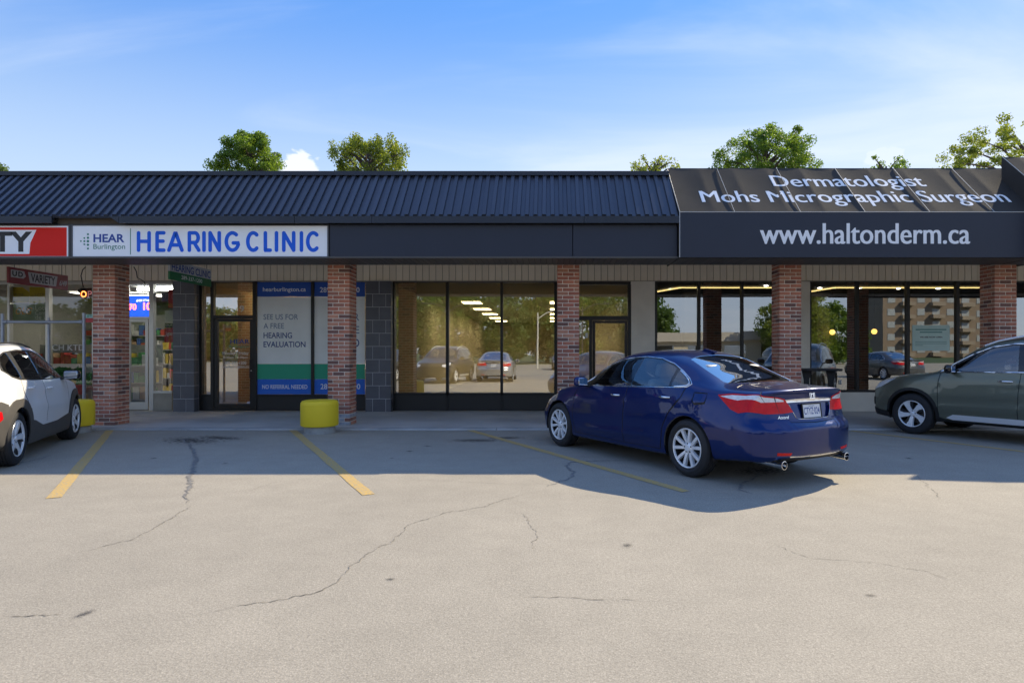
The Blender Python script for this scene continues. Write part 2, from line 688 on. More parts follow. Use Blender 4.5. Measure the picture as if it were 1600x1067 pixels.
M_CRACK = mat('crack dirt', (0.235, 0.215, 0.18), 0.95, var=.4, vscale=2.5)
M_TAR = mat('damp tar', (0.21, 0.20, 0.185), 0.85, var=.35, vscale=14)
CR = [([(300, 790), (262, 815), (205, 843), (150, 857), (118, 864)], .0085, M_CRACK),
      ([(286, 965), (370, 948), (450, 935), (500, 921), (535, 900), (575, 868), (606, 849), (640, 822), (690, 802), (760, 790), (832, 768)], .0085, M_CRACK),
      ([(12, 965), (60, 960), (98, 959)], .010, M_CRACK), ([(820, 936), (885, 931), (960, 934), (1010, 936)], .006, M_CRACK),
      ([(1430, 742), (1455, 764), (1468, 782)], .008, M_CRACK), ([(620, 750), (720, 752), (800, 757)], .006, M_CRACK),
      ([(820, 800), (838, 835), (835, 860)], .006, M_CRACK), ([(340, 770), (390, 766), (430, 752)], .007, M_CRACK),
      ([(1190, 845), (1260, 872), (1380, 880), (1500, 905)], .005, M_CRACK),
      ([(284, 684), (300, 699), (306, 718), (298, 744), (290, 786)], .06, M_TAR),
      ([(1000, 719), (930, 720), (893, 722), (884, 728), (897, 738), (886, 749), (852, 760)], .045, M_TAR),
      ([(1165, 728), (1183, 741), (1163, 753), (1156, 765), (1176, 772)], .045, M_TAR),
      ([(0, 727), (40, 722), (84, 712)], .03, M_TAR)]
for i, (p, w, m) in enumerate(CR):
    ground_crack(p, w, m, 'crack' if m is M_CRACK else 'tar_seam', seed=i, jit=1.0 if m is M_CRACK else .8)

def blot_mat():
    m = bpy.data.materials.new('oil stain')
    m.use_nodes = True
    n, l = m.node_tree.nodes, m.node_tree.links
    b = n['Principled BSDF']
    b.inputs['Base Color'].default_value = (0.06, 0.058, 0.056, 1)
    b.inputs['Roughness'].default_value = 0.7
    t = n.new('ShaderNodeTexCoord')
    q = n.new('ShaderNodeTexNoise')
    q.inputs['Scale'].default_value = 9
    q.inputs['Detail'].default_value = 6
    l.new(t.outputs['Object'], q.inputs['Vector'])
    ln = n.new('ShaderNodeVectorMath')
    ln.operation = 'LENGTH'
    l.new(t.outputs['Object'], ln.inputs[0])
    su = n.new('ShaderNodeMath')
    su.operation = 'MULTIPLY_ADD'
    l.new(ln.outputs['Value'], su.inputs[0])
    su.inputs[1].default_value = -0.42
    l.new(q.outputs['Fac'], su.inputs[2])
    r = n.new('ShaderNodeMapRange')
    r.inputs['From Min'].default_value = 0.22
    r.inputs['From Max'].default_value = 0.52
    r.inputs['To Max'].default_value = 0.75
    l.new(su.outputs[0], r.inputs['Value'])
    l.new(r.outputs[0], b.inputs['Alpha'])
    return m

M_OIL = blot_mat()
for (x, y, s) in ((300, 688, (.95, .5)), (345, 684, (.8, .3)), (790, 684, (.5, .25)), (745, 688, (.7, .3)), (1190, 735, (.6, .4)), (640, 705, (.10, .08)), (612, 716, (.06, .05)), (668, 697, (.12, .07)), (240, 716, (.09, .07)), (352, 724, (.07, .05)), (1290, 702, (.14, .09)), (1420, 716, (.10, .07)), (980, 852, (.08, .06)), (610, 905, (.05, .04)), (1360, 930, (.06, .04)), (132, 959, (.10, .05))):
    g = gnd(x, y)
    b = MB()
    b.add([(math.cos(a), math.sin(a), 0) for a in [k * math.pi / 12 for k in range(24)]], [tuple(range(24))])
    o = b.build('oil_stain', M_OIL, lot)
    o.rotation_euler = (0, 0, x * .7)
    o.location = (g.x, g.y, .0025)
    o.scale = (s[0], s[1], 1)

# ------------------------------------------------------------------ walkway under the canopy
SWZ = 0.03
M_CONC = mat('walkway concrete', (0.54, 0.505, 0.455), 0.85, var=.22, vscale=.9, grain=.14, gscale=90, bump=.2, bscale=70)
M_KERB = mat('kerb concrete', (0.42, 0.41, 0.39), 0.85, var=.25, vscale=2.5, grain=.15, gscale=80, bump=.25, bscale=60)
b = MB()
b.box(-24, 22, 11.752, 15.4, -.2, SWZ)
walk = tag(b.build('sidewalk', M_CONC), 'concrete walkway running under the canopy along the shopfronts', 'sidewalk', kind='structure')
for k in range(16):
    b = MB()
    b.cbox(-24 + 2.875 * k + .004, -24 + 2.875 * (k + 1) - .004, 11.50, 11.749, -.2, SWZ + .002, .012)
    b.build('kerb_stone', M_KERB, walk)
# ------------------------------------------------------------------ the plaza building
def WX(x): return (x - CX) * 15.0 / F_PX
def WZ(y): return CAMH + (CY - y) * 15.0 / F_PX
FYF = 11.14                                    # plane of the fascia signs
def FX(x): return (x - CX) * FYF / F_PX
def FZ(y): return CAMH + (CY - y) * FYF / F_PX

M_ROOF = mat('dark metal roof', (0.068, 0.076, 0.098), 0.36, metal=0.5, rand=.10, var=.10, vscale=1.5)
M_FLASH = mat('dark flashing', (0.030, 0.036, 0.050), 0.42, metal=0.4, var=.12, vscale=1.2)
M_SOFFIT = mat('soffit board', (0.085, 0.076, 0.070), 0.6, rand=.12)
M_SIGNBOX = mat('sign box grey', (0.05, 0.052, 0.06), 0.5)
M_NAVY = mat('navy sign panel', (0.013, 0.018, 0.036), 0.45, var=.08, vscale=2)
M_SIDING = mat('beige siding', (0.80, 0.71, 0.56), 0.7, rand=.05, var=.06, vscale=3)
M_STUCCO = mat('grey stucco', (0.78, 0.72, 0.61), 0.9, var=.08, vscale=3, bump=.3, bscale=150)
M_BRONZE = mat('black window frame', (0.018, 0.017, 0.016), 0.4, metal=.2)
M_ALU = mat('mill aluminium frame', (0.52, 0.51, 0.49), 0.35, metal=.8)
M_CEIL = mat('canopy ceiling', (0.80, 0.76, 0.68), 0.8)
M_BLOCK = mat('painted block', (0.34, 0.31, 0.25), 0.85, var=.12, vscale=5, bump=.2, bscale=60)
M_WALL = mat('rear wall', (0.3, 0.28, 0.25), 0.9)
M_CLEAR = glass_mat('glass edge', (0.9, 0.95, 0.93), 0.03)
M_PANE = glass_mat('shop glass', (0.76, 0.75, 0.68), 0.42, (0.92, 0.95, 0.95), 0.035)
M_PANE_D = glass_mat('tinted shop glass', (0.68, 0.68, 0.65), 0.34, (0.92, 0.97, 1.0), 0.035)
M_PANE_A = glass_mat('clear shop glass', (0.88, 0.88, 0.85), 0.11, (0.95, 0.97, 0.97), 0.035)

bld = thing('plaza_building', 'long single-storey plaza with dark metal mansard roof and glazed shopfronts', 'building', (0, 15, 0))
def bx(mb, x0, x1, y0, y1, z0, z1, mi=0):       # building meshes are stored relative to the building's base point
    return mb.box(x0, x1, y0 - 15, y1 - 15, z0, z1, mi)

XL, XR = -24.0, 22.0
b = MB()
bx(b, XL, XR, 39.0, 39.3, 0, 4.6)
bx(b, XL, XL + .3, 15.3, 39.0, 0, 4.6)
bx(b, XR - .3, XR, 15.3, 39.0, 0, 4.6)
b.build('rear_wall', M_WALL, bld)
b = MB()
bx(b, XL, XR, 12.25, 39.3, 4.4, 4.62)
b.build('roof_deck', mat('roof gravel', (.3, .29, .27), .95, grain=.2, gscale=60), bld)
b = MB()
bx(b, XL, XR, 14.93, 15.3, 3.16, 4.4)
b.build('upper_wall', M_WALL, bld)
b = MB()
bx(b, XL, XR, 12.0, 14.925, 3.56, 3.62)
b.build('canopy_ceiling', M_CEIL, bld)

# bulkhead behind the sign band
b = MB()
bx(b, XL, XR, 11.24, 11.985, 3.15, 3.85)
b.build('bulkhead', M_SIGNBOX, bld)
sof = MB()
bx(sof, XL, XR, 11.17, 11.99, 3.142, 3.149)
sof = sof.build('soffit', mat('soffit joint', (.02, .019, .018), .8), bld)
sl = MB()
sl.cbox(-.050, .050, -.41, .41, -.006, .006, .003)
sl = sl.mesh('soffit_slat', M_SOFFIT)
k = 0
x = -14.6
while x < 12.2:
    o = link('soffit_slat', sl, sof)
    o.location = (x, 11.58 - 15, 3.136)
    x += .108
# bottom rail of the sign band
b = MB()
bx(b, XL, FX(1060), 11.10, 11.17, 3.130, 3.158)
b.build('sign_band_rail', mat('rail grey', (.09, .085, .082), .45, metal=.3), bld)

# --- mansard roof
EY, EZ, RY, RZ = 11.02, 3.862, 12.0, 4.872
rx1 = FX(1058)
sd = Vector((0, RY - EY, RZ - EZ)).normalized()
sn = Vector((0, -sd.z, sd.y))
roof = MB()
roof.prism([(XL, EY - 15, EZ), (rx1, EY - 15, EZ), (rx1, RY - 15, RZ), (XL, RY - 15, RZ)], (0, .03, -.03))
roof = roof.build('mansard_roof', M_ROOF, bld)
rb = MB()
hl = (Vector((0, RY, RZ)) - Vector((0, EY, EZ))).length
prof = [(-.046, 0), (-.038, .036), (.026, .036), (.034, 0)]
a0 = [Vector((px_, 0, 0)) + sn * h for px_, h in prof]
rb.prism(a0, sd * (hl - .045))
rb = rb.mesh('roof_rib', M_ROOF)
x = -14.9
rr_ = random.Random(5)
while x < rx1 - .06:
    o = link('roof_rib', rb, roof)
    o.location = (x, EY - 15 + .004, EZ + .002)
    o.rotation_euler = (0, rr_.uniform(-.012, .012), rr_.uniform(-.002, .002))
    x += .1525
b = MB()
b.prism([(XL, RY - .10 - 15, RZ - .035), (XL, RY - .10 - 15, RZ + .045), (XL, RY + .15 - 15, RZ + .05), (XL, RY + .15 - 15, RZ - .035)], (rx1 - XL, 0, 0))
b.build('ridge_cap', M_FLASH, roof)
# eave flashing in lengths, one stretch has come away over the clinic sign
EX = [(-24, -13.5), (-13.5, FX(90)), (FX(194), FX(465)), (FX(465), FX(584)), (FX(584), FX(912)), (FX(912), rx1 + .02)]
for i, (xa, xb) in enumerate(EX):
    b = MB()
    ty = (0, .004, -.002, .003, 0, -.004)[i]
    b.prism([(xa + .003, EY - .02 + ty - 15, 3.735), (xa + .003, EY - .02 + ty - 15, EZ - .004), (xa + .003, EY + .02 - 15, EZ + .008), (xa + .003, EY + .05 - 15, EZ - .01), (xa + .003, EY + .015 - 15, 3.735)], (xb - xa - .006, 0, 0))
    b.build('eave_flashing', M_FLASH, bld)
b = MB()
bx(b, FX(90), FX(194), 11.15, 11.24, 3.735, 3.85)
b.build('bare_fascia_board', mat('bare wood', (.075, .06, .045), .9, var=.3, vscale=6), bld)
b = MB()                                       # bent end of the loose flashing
b.prism([(FX(180), EY - .02 - 15, 3.84), (FX(194) - .004, EY - .02 - 15, 3.735), (FX(194) - .004, EY - .02 - 15, EZ - .004), (FX(180), EY - .02 - 15, EZ - .004)], (0, .03, 0))
b.build('bent_flashing', M_FLASH, bld)
# behind-sign panels of the band, out of frame to the left and blank navy in the middle
for xa, xb in ((516, 894.3), (895.3, 1058)):
    b = MB()
    b.cbox(FX(xa), FX(xb), 11.12 - 15, 11.239 - 15, 3.160, 3.734, .004)
    b.build('blank_sign_panel', M_NAVY, bld)
b = MB()
bx(b, XL, FX(516) - .004, 11.16, 11.239, 3.160, 3.734)
b.build('sign_backing', M_SIGNBOX, bld)

# --- siding over the shopfronts
sid = MB()
bx(sid, XL, XR, 14.905, 14.929, 3.162, 3.555)
sid = sid.build('siding', mat('siding groove', (.30, .27, .21), .8), bld)
bd = MB()
bd.cbox(-.073, .073, -.012, .012, 0, .40, .005)
bd = bd.mesh('siding_board', M_SIDING)
x = WX(-30)
while x < WX(1640):
    o = link('siding_board', bd, sid)
    o.location = (x, 14.893 - 15, 3.156)
    x += .1585
b = MB()
bx(b, XL, XR, 14.86, 14.93, 3.142, 3.154)
b.build('siding_sill_trim', mat('trim beige', (.30, .27, .22), .7), bld)

# --- tiled piers
M_TILE = mat('charcoal tile', (0.105, 0.108, 0.125), 0.4, rand=.10, var=.12, vscale=5)
M_GROUT = mat('tile grout', (0.55, 0.55, 0.56), 0.9)
def tile_pier(xa, xb, pat, ret):
    """xa, xb: pixel edges of the front face"""
    Yf = 14.73
    X0, X1 = (xa - CX) * Yf / F_PX, (xb - CX) * Yf / F_PX
    b = MB()
    bx(b, X0 + .006, X1 - .006, Yf + .008, 15.2, SWZ, 3.14)
    p = b.build('tiled_pier', M_GROUT, bld)
    H = (3.138 - SWZ) / 10
    for r in range(10):
        cuts = [0] + pat[r % 2] + [1]
        for c in range(len(cuts) - 1):
            t = MB()
            g = .006
            t.cbox(X0 + (X1 - X0) * cuts[c] + (g if c else 0), X0 + (X1 - X0) * cuts[c + 1] - (g if c < len(cuts) - 2 else 0), Yf - 15, Yf + .012 - 15, SWZ + r * H + g, SWZ + (r + 1) * H - g, .0025)
            t.build('tile', M_TILE, p)
        for sx in ((X0 - .004, X0 + .008), (X1 - .008, X1 + .004)):
            t = MB()
            t.cbox(sx[0], sx[1], Yf + .013 - 15, 14.93 - 15, SWZ + r * H + g, SWZ + (r + 1) * H - g, .0025)
            t.build('tile', M_TILE, p)
tile_pier(270, 303, [[.61], [.36]], True)
tile_pier(571, 610.5, [[.28, .80], [.54]], True)

# --- shopfront glazing
def member(mb, xa, xb, ya, yb, Y0=14.95, Y1=15.06):
    bx(mb, WX(xa), WX(xb), Y0, Y1, WZ(yb), WZ(ya))

_pr = random.Random(11)
def pane(parent, xa, xb, ya, yb, m, name='pane'):
    """glass with thickness: only its front face mirrors"""
    x0, x1, z0, z1 = WX(xa), WX(xb), WZ(yb), WZ(ya)
    ty, tx = _pr.uniform(-.0012, .0012), _pr.uniform(-.0012, .0012)
    b = MB()
    cx_, cz_ = (x0 + x1) / 2, (z0 + z1) / 2
    f = lambda x, z, d: (x, d + (x - cx_) * ty + (z - cz_) * tx, z)
    vs = [f(x0, z0, 0), f(x1, z0, 0), f(x1, z1, 0), f(x0, z1, 0), f(x0, z0, .006), f(x1, z0, .006), f(x1, z1, .006), f(x0, z1, .006)]
    b.add(vs, [(0, 1, 2, 3)], 0)
    b.add(vs, [(0, 4, 5, 1), (1, 5, 6, 2), (2, 6, 7, 3), (3, 7, 4, 0)], 1)
    me = b.mesh(name, [m, M_CLEAR])
    return link(name, me, parent)

YB = 641.0
def storefront(frame_m, members):
    b = MB()
    for q in members:
        member(b, *q)
    return b.build('storefront_frame', frame_m, bld)

# unit A: variety store (aluminium)
fa = storefront(M_ALU, [(-80, 270, 440.2, 444.5), (73.5, 79, 444.5, 604), (-80, 146, 604, 609), (146, 152, 444.5, 640.8), (14, 17.5, 444.5, 604), (195, 200, 444.5, 640.8), (235, 241.5, 444.5, 640.8), (200, 235, 495, 498.5), (241.5, 270, 610.5, 614)])
fa['label'] = 'silver aluminium shopfront frame of the variety store'
for q in ((-80, 14, 444.5, 604), (17.5, 73.5, 444.5, 604), (79, 146, 444.5, 604), (152, 195, 444.5, 640), (200, 235, 444.5, 495), (241.5, 270, 444.5, 610.5)):
    pane(fa, *q, M_PANE_A)
b = MB()
member(b, -80, 146, 609, 640.8, 14.92, 15.1)
member(b, 241.5, 269.9, 614, 640.8, 14.96, 15.1)
b.build('block_base', M_BLOCK, bld)
dA = MB()
for q in ((200.5, 204, 499, 640), (228, 232.5, 499, 640), (204, 228, 499, 503), (204, 228, 628, 640)):
    member(dA, *q, 14.97, 15.03)
dA = dA.build('door', M_ALU, bld)
dA['label'] = 'aluminium glass door of the variety store'
pane(dA, 204, 228, 503, 628, M_PANE_A)

# unit B: hearing clinic (black)
fb = storefront(M_BRONZE, [(312.5, 571, 436.6, 440.5), (313, 317, 440.5, 640.8), (330.5, 335.5, 440.5, 640.8), (396, 402, 440.5, 640.8), (335.5, 396, 493, 498), (487, 491, 440.5, 616), (402, 571, 616, 619.5), (317, 330.5, 616, 619.5), (335.5, 396, 636.5, 640.8)])
fb['label'] = 'black shopfront frame of the hearing clinic'
for q in ((317, 330.5, 440.5, 616), (335.5, 396, 440.5, 493), (402, 487, 440.5, 616), (491, 571, 440.5, 616)):
    pane(fb, *q, M_PANE)
b = MB()
member(b, 402, 571, 619.5, 640.8, 14.975, 15.05)
member(b, 317, 330.5, 619.5, 640.8, 14.975, 15.05)
b.build('base_panel', mat('base panel brown', (.022, .020, .018), .5), bld)
dB = MB()
for q in ((336, 341.5, 498.5, 636), (391.5, 395.5, 498.5, 636), (341.5, 391.5, 498.5, 502.5), (341.5, 391.5, 630.5, 636)):
    member(dB, *q, 14.965, 15.03)
dB = dB.build('door', M_BRONZE, bld)
dB['label'] = 'black framed glass door of the hearing clinic'
pane(dB, 341.5, 391.5, 502.5, 630.5, M_PANE)
h = MB()
h.tube([(WX(393.5), 14.96 - 15, WZ(560)), (WX(393.5), 14.90 - 15, WZ(562)), (WX(393.5), 14.90 - 15, WZ(590)), (WX(393.5), 14.96 - 15, WZ(592))], .011, 8)
h.build('handle', M_BRONZE, dB, 40)
lk = MB()
lk.lathe([(0, -.012), (.016, -.012), (.018, 0)], 14, (WX(394), 14.958 - 15, WZ(579)), axis='Y')
lk.build('lock', M_CHROME if 'M_CHROME' in globals() else M_ALU, dB, 40)

# unit C: the vacant shop (black)
fc = storefront(M_BRONZE, [(612.5, 871, 437, 441.5), (613, 617, 441.5, 640.8), (697, 701.5, 441.5, 640.8), (782, 786, 441.5, 640.8), (866, 872, 441.5, 640.8), (617, 866, 613.5, 617.5),
                           (872, 985, 440.5, 445), (980.5, 985.5, 445, 640.8), (872, 980.5, 494, 500.5), (920.5, 925, 500.5, 640.8)])
fc['label'] = 'black shopfront frame of the vacant shop'
for q in ((617, 697, 441.5, 613.5), (701.5, 782, 441.5, 613.5), (786, 866, 441.5, 613.5), (872, 980.5, 445, 494), (872, 920.5, 500.5, 636)):
    pane(fc, *q, M_PANE)
b = MB()
for xa, xb in ((617, 697), (701.5, 782), (786, 866)):
    member(b, xa, xb, 617.5, 640.8, 14.975, 15.05)
b.build('base_panel', mat('base panel brown', (.022, .020, .018), .5), bld)
b = MB()
bx(b, WX(872), WX(985), 14.94, 15.3, WZ(440.3), 3.155)
b.build('door_lintel', mat('trim beige', (.30, .27, .22), .7), bld)
dC = MB()
for q in ((925.5, 930, 501, 640), (976, 980, 501, 640), (930, 976, 501, 505), (930, 976, 630, 640)):
    member(dC, *q, 14.965, 15.03)
dC = dC.build('door', M_BRONZE, bld)
dC['label'] = 'black framed glass door of the vacant shop'
pane(dC, 930, 976, 505, 630, M_PANE)
h = MB()
h.tube([(WX(929), 14.96 - 15, WZ(545)), (WX(929), 14.90 - 15, WZ(547)), (WX(929), 14.90 - 15, WZ(580)), (WX(929), 14.96 - 15, WZ(582))], .011, 8)
h.build('handle', M_BRONZE, dC, 40)
b = MB()                                       # number sticker
b.add([(WX(914.5), -.004, WZ(528)), (WX(919), -.004, WZ(528)), (WX(919), -.004, WZ(520)), (WX(914.5), -.004, WZ(520))], [(0, 1, 2, 3)])
b.build('door_sticker', mat('sticker white', (.7, .7, .68), .6), bld)

# grey pilaster
b = MB()
bx(b, WX(985.5), WX(1022), 14.885, 15.3, SWZ, 3.155)
b.build('stucco_pilaster', M_STUCCO, bld)

# unit D: dermatology clinic (black)
fd = storefront(M_BRONZE, [(1022, 1250, 433.5, 439), (1022, 1026.5, 439, 612.5), (1089.5, 1094, 439, 609), (1157, 1161, 439, 609), (1226, 1230, 439, 612.5), (1026.5, 1226, 609, 612.5),
                           (1263, 1700, 433.5, 439), (1263, 1266.5, 439, 612.5), (1336.5, 1341, 439, 609), (1415, 1420, 439, 609), (1492.5, 1497.5, 439, 609), (1571, 1576, 439, 609), (1650, 1655, 439, 609), (1266.5, 1700, 609, 612.5)])
fd['label'] = 'black shopfront frame of the dermatology clinic'
for q in ((1026.5, 1089.5), (1094, 1157), (1161, 1226), (1266.5, 1336.5), (1341, 1415), (1420, 1492.5), (1497.5, 1571), (1576, 1650)):
    pane(fd, q[0], q[1], 439, 609, M_PANE_D)
b = MB()
bx(b, WX(1022), WX(1700), 14.93, 15.2, SWZ, WZ(612.6))
b.build('stucco_base', M_STUCCO, bld)
b = MB()
bx(b, WX(1230), WX(1263), 14.90, 15.2, WZ(612.4), 3.155)
b.build('stucco_pilaster', M_STUCCO, bld)
b = MB()
bx(b, WX(1700), XR, 14.93, 15.3, SWZ, 3.155)
bx(b, XL, WX(-80), 14.93, 15.3, SWZ, 3.155)
b.build('end_wall', M_BLOCK, bld)

# --- rooms behind the glass
def room(x0, x1, y1, zc, wall, floor, ceil, name):
    y0 = 15.08
    b = MB()
    Y0, Y1 = y0 - 15, y1 - 15
    b.add([(x0, Y0, .05), (x1, Y0, .05), (x1, Y1, .05), (x0, Y1, .05)], [(0, 1, 2, 3)], 1)
    b.add([(x0, Y0, zc), (x1, Y0, zc), (x1, Y1, zc), (x0, Y1, zc)], [(0, 3, 2, 1)], 2)
    b.add([(x0, Y0, .05), (x0, Y1, .05), (x0, Y1, zc), (x0, Y0, zc)], [(0, 1, 2, 3)], 0)
    b.add([(x1, Y0, .05), (x1, Y1, .05), (x1, Y1, zc), (x1, Y0, zc)], [(0, 3, 2, 1)], 0)
    b.add([(x0, Y1, .05), (x1, Y1, .05), (x1, Y1, zc), (x0, Y1, zc)], [(0, 1, 2, 3)], 0)
    return b.build(name, [wall, floor, ceil], bld)

W_BEIGE = mat('room wall beige', (.68, .62, .49), .9)
W_FLOOR = mat('room floor', (.26, .22, .17), .6)
W_CEIL = mat('room ceiling', (.62, .60, .55), .9)
room(WX(610), WX(1000), 37.5, 3.12, W_BEIGE, W_FLOOR, mat('grid ceiling', (.5, .48, .43), .9), 'vacant_room')
room(WX(312), WX(598), 19.2, 3.12, mat('clinic wall', (.50, .42, .30), .9), W_FLOOR, W_CEIL, 'clinic_room')
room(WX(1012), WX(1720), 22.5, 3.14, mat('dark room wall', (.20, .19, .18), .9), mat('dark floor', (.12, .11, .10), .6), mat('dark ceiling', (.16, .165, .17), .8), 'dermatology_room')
room(WX(-90), WX(286), 22.0, 3.12, mat('store wall', (.30, .29, .27), .9), W_FLOOR, mat('store ceiling', (.42, .41, .39), .9), 'store_room')
b = MB()                                       # partition stub beside the clinic door
bx(b, WX(360), WX(372), 16.9, 19.1, .06, 3.1)
b.build('partition', mat('clinic partition', (.55, .44, .27), .9), bld)
for xa in (1045, 1285):                        # drywall columns inside the dermatology clinic
    b = MB()
    bx(b, WX(xa) + .9, WX(xa) + 1.25, 17.4, 17.8, .06, 3.13)
    b.build('inner_column', mat('inner column', (.22, .21, .19), .9), bld)

# ------------------------------------------------------------------ brick pillars
def brick_mats():
    out = []
    for i, c in enumerate(((.50, .19, .115), (.43, .155, .10), (.54, .25, .155), (.34, .145, .10), (.20, .10, .078), (.44, .20, .13))):
        out.append(mat('brick tone ' + 'abcdef'[i], c, .88, rand=.10, var=.22, vscale=14, bump=.25, bscale=70))
    return out
BRM = brick_mats()
M_MORTAR = mat('mortar', (.78, .68, .55), .95, var=.15, vscale=20, bump=.3, bscale=90)
M_OLDPAINT = mat('old grey paint on brick', (.36, .36, .38), .85, var=.4, vscale=10)
PW = .425
bl = {}
def brick_mesh(w, d, h, mi):
    ky = (round(w, 3), round(d, 3), mi)
    if ky not in bl:
        q = MB()
        q.cbox(-w / 2, w / 2, -d / 2, d / 2, -h / 2, h / 2, .004)
        bl[ky] = q.mesh('brick', (BRM + [M_OLDPAINT])[mi])
    return bl[ky]

PILL = [(162.0, 'brick pillar between the variety store and the clinic door, leftmost'), (529.0, 'brick pillar in front of the clinic posters, with scuffed white base'),
        (888.0, 'brick pillar beside the vacant shop door, behind the blue sedan'), (1235.0, 'brick pillar right of the blue sedan, in front of the dermatology windows'),
        (1571.5, 'brick pillar at the right edge behind the green wagon')]
NC = 42
CH = (3.135 - SWZ) / NC
for pi, (px_, lab) in enumerate(PILL):
    X = (px_ - CX) * 12.0 / F_PX
    yc = 12.0 + PW / 2
    pl = thing('brick_pillar', lab, 'pillar', (X, yc, SWZ), 0, 'brick pillars carrying the canopy')
    h = PW / 2
    c = MB()
    c.box(-h + .007, h - .007, -h + .007, h - .007, 0, 3.55 - SWZ)
    c.build('mortar_core', M_MORTAR, pl)
    rg = random.Random(100 + pi)
    j = .0125                                    # joint
    for r in range(NC + 5):
        z = CH * (r + .5)
        hh = CH - j
        lo = r < 3 and pi == 1
        ln = (PW - j) / 2
        bd_ = .095
        def put(x, y, w, d):
            mi = rg.choices(range(6), (5, 4, 3, 3, 2.2, 3))[0]
            if lo and rg.random() < .35:
                mi = 6
            o = link('brick', brick_mesh(w, d, hh, mi), pl)
            o.location = (x + rg.uniform(-.0012, .0012), y + rg.uniform(-.0018, .0018), z + rg.uniform(-.0008, .0008))
            o.rotation_euler = (0, rg.uniform(-.004, .004), rg.uniform(-.006, .006))
        if r % 2 == 0:
            for sy in (-1, 1):
                for sx in (-1, 1):
                    put(sx * (ln + j) / 2, sy * (h - bd_ / 2), ln, bd_)
            for sx in (-1, 1):
                put(sx * (h - bd_ / 2), 0, bd_, PW - 2 * bd_ - 2 * j)
        else:
            for sx in (-1, 1):
                for sy in (-1, 1):
                    put(sx * (h - bd_ / 2), sy * (ln + j) / 2, bd_, ln)
            for sy in (-1, 1):
                put(0, sy * (h - bd_ / 2), PW - 2 * bd_ - 2 * j, bd_)

# ------------------------------------------------------------------ fabric awnings over the dermatology clinic
M_AWN = mat('black awning fabric', (0.048, 0.043, 0.038), 0.85, spec=.25, var=.10, vscale=3, bump=.08, bscale=300)
M_PIPING = mat('pale awning piping', (.50, .49, .46), .6)
def sag_at(X, v, sag, sup0, dsup):
    ph = (X - sup0) / dsup
    cell = math.floor(ph)
    t_ = ph - cell
    sg = sag * (0.75 + .5 * random.Random(cell * 7 + 1).random())
    return -sg * 4 * t_ * (1 - t_) * math.sin(math.pi * min(1, max(0, (v * .93 + .035)))) ** .6

def awning(name, label, x0, x1, yb, zb, yt, zt, vz, sag, sup0, dsup, seams):
    t = thing(name, label, 'awning', (x0, yb, 0))
    up = Vector((0, yt - yb, zt - zb))
    nrm = Vector((0, -up.z, up.y)).normalized()
    nx, ny = int((x1 - x0) / .035), 14
    vs, fs = [], []
    for i in range(nx + 1):
        X = x0 + (x1 - x0) * i / nx
        for k in range(ny + 1):
            v = k / ny
            dz = sag_at(X, v, sag, sup0, dsup)
            p = Vector((X - x0, 0, zb)) + up * v + nrm * dz
            vs.append(p)
    for i in range(nx):
        for k in range(ny):
            a = i * (ny + 1) + k
            fs.append((a, a + ny + 1, a + ny + 2, a + 1))
    b = MB()
    b.add(vs, fs)
    b.build('slope_fabric', M_AWN, t, 25)
    b = MB()
    b.box(0, x1 - x0, .0, .012, vz, zb)
    b.build('valance', M_NAVY, t)
    for xs in (0, x1 - x0 - .012):
        b = MB()
        b.prism([(xs, .013, vz), (xs, .013, zb), (xs, yt - yb, zt), (xs, yt - yb, vz)], (.012, 0, 0))
        b.build('end_panel', M_AWN, t)
    b = MB()
    b.box(0, x1 - x0, yt - yb, yt - yb + .03, zt - .5, zt)
    b.build('back_panel', M_AWN, t)
    e = nrm * .004
    for pts in ([Vector((0, 0, vz)), Vector((0, 0, zb)), Vector((0, yt - yb, zt))], [Vector((0, 0, zb)), Vector((x1 - x0, 0, zb))]):
        b = MB()
        b.tube([p + e for p in pts], .007, 6)
        b.build('edge_piping', M_PIPING, t, 50)
    for X in seams:
        b = MB()
        b.tube([Vector((X - x0, 0, zb)) + e, Vector((X - x0, yt - yb, zt)) + e], .005, 6)
        b.build('seam_piping', M_PIPING, t, 50)
    return t, up.normalized(), nrm

AX0 = (1062 - CX) * 11.0 / F_PX
AYB, AZB, AYT, AZT = 11.0, 3.925, 12.19, 5.055
AX1 = (1600 - CX) * 12.0 / F_PX
sx_ = [(p - CX) * 11.0 / F_PX for p in (1148, 1251, 1352, 1453, 1554)]
awn1, aup, anr = awning('awning', 'long black fabric awning with white clinic lettering', AX0, AX1, AYB, AZB, AYT, AZT, 3.125, .011, (1116 - CX) * 11.0 / F_PX, .66, sx_)
BX0 = (1572 - CX) * 11.75 / F_PX
awn2, _, _ = awning('awning', 'higher black awning end jutting out at the right edge', BX0, 22.0, 10.72, 4.115, 11.84, 5.16, 3.125, .011, BX0 + .3, .66, [BX0 + 1.1 * k for k in range(1, 6)])
# ------------------------------------------------------------------ signs and lettering
M_SIGNWHITE = mat('sign white', (.90, .91, .92), .5)
M_SIGNRED = mat('sign red', (.75, .022, .014), .6, spec=.2)
M_SIGNBLK = mat('sign black', (.012, .012, .012), .5)
M_BLUE = mat('clinic blue', (.022, .135, .72), .6, spec=.2)
M_GREEN = mat('clinic green', (.018, .20, .13), .5)
M_FRAME = mat('sign frame', (.055, .056, .062), .45, metal=.3)

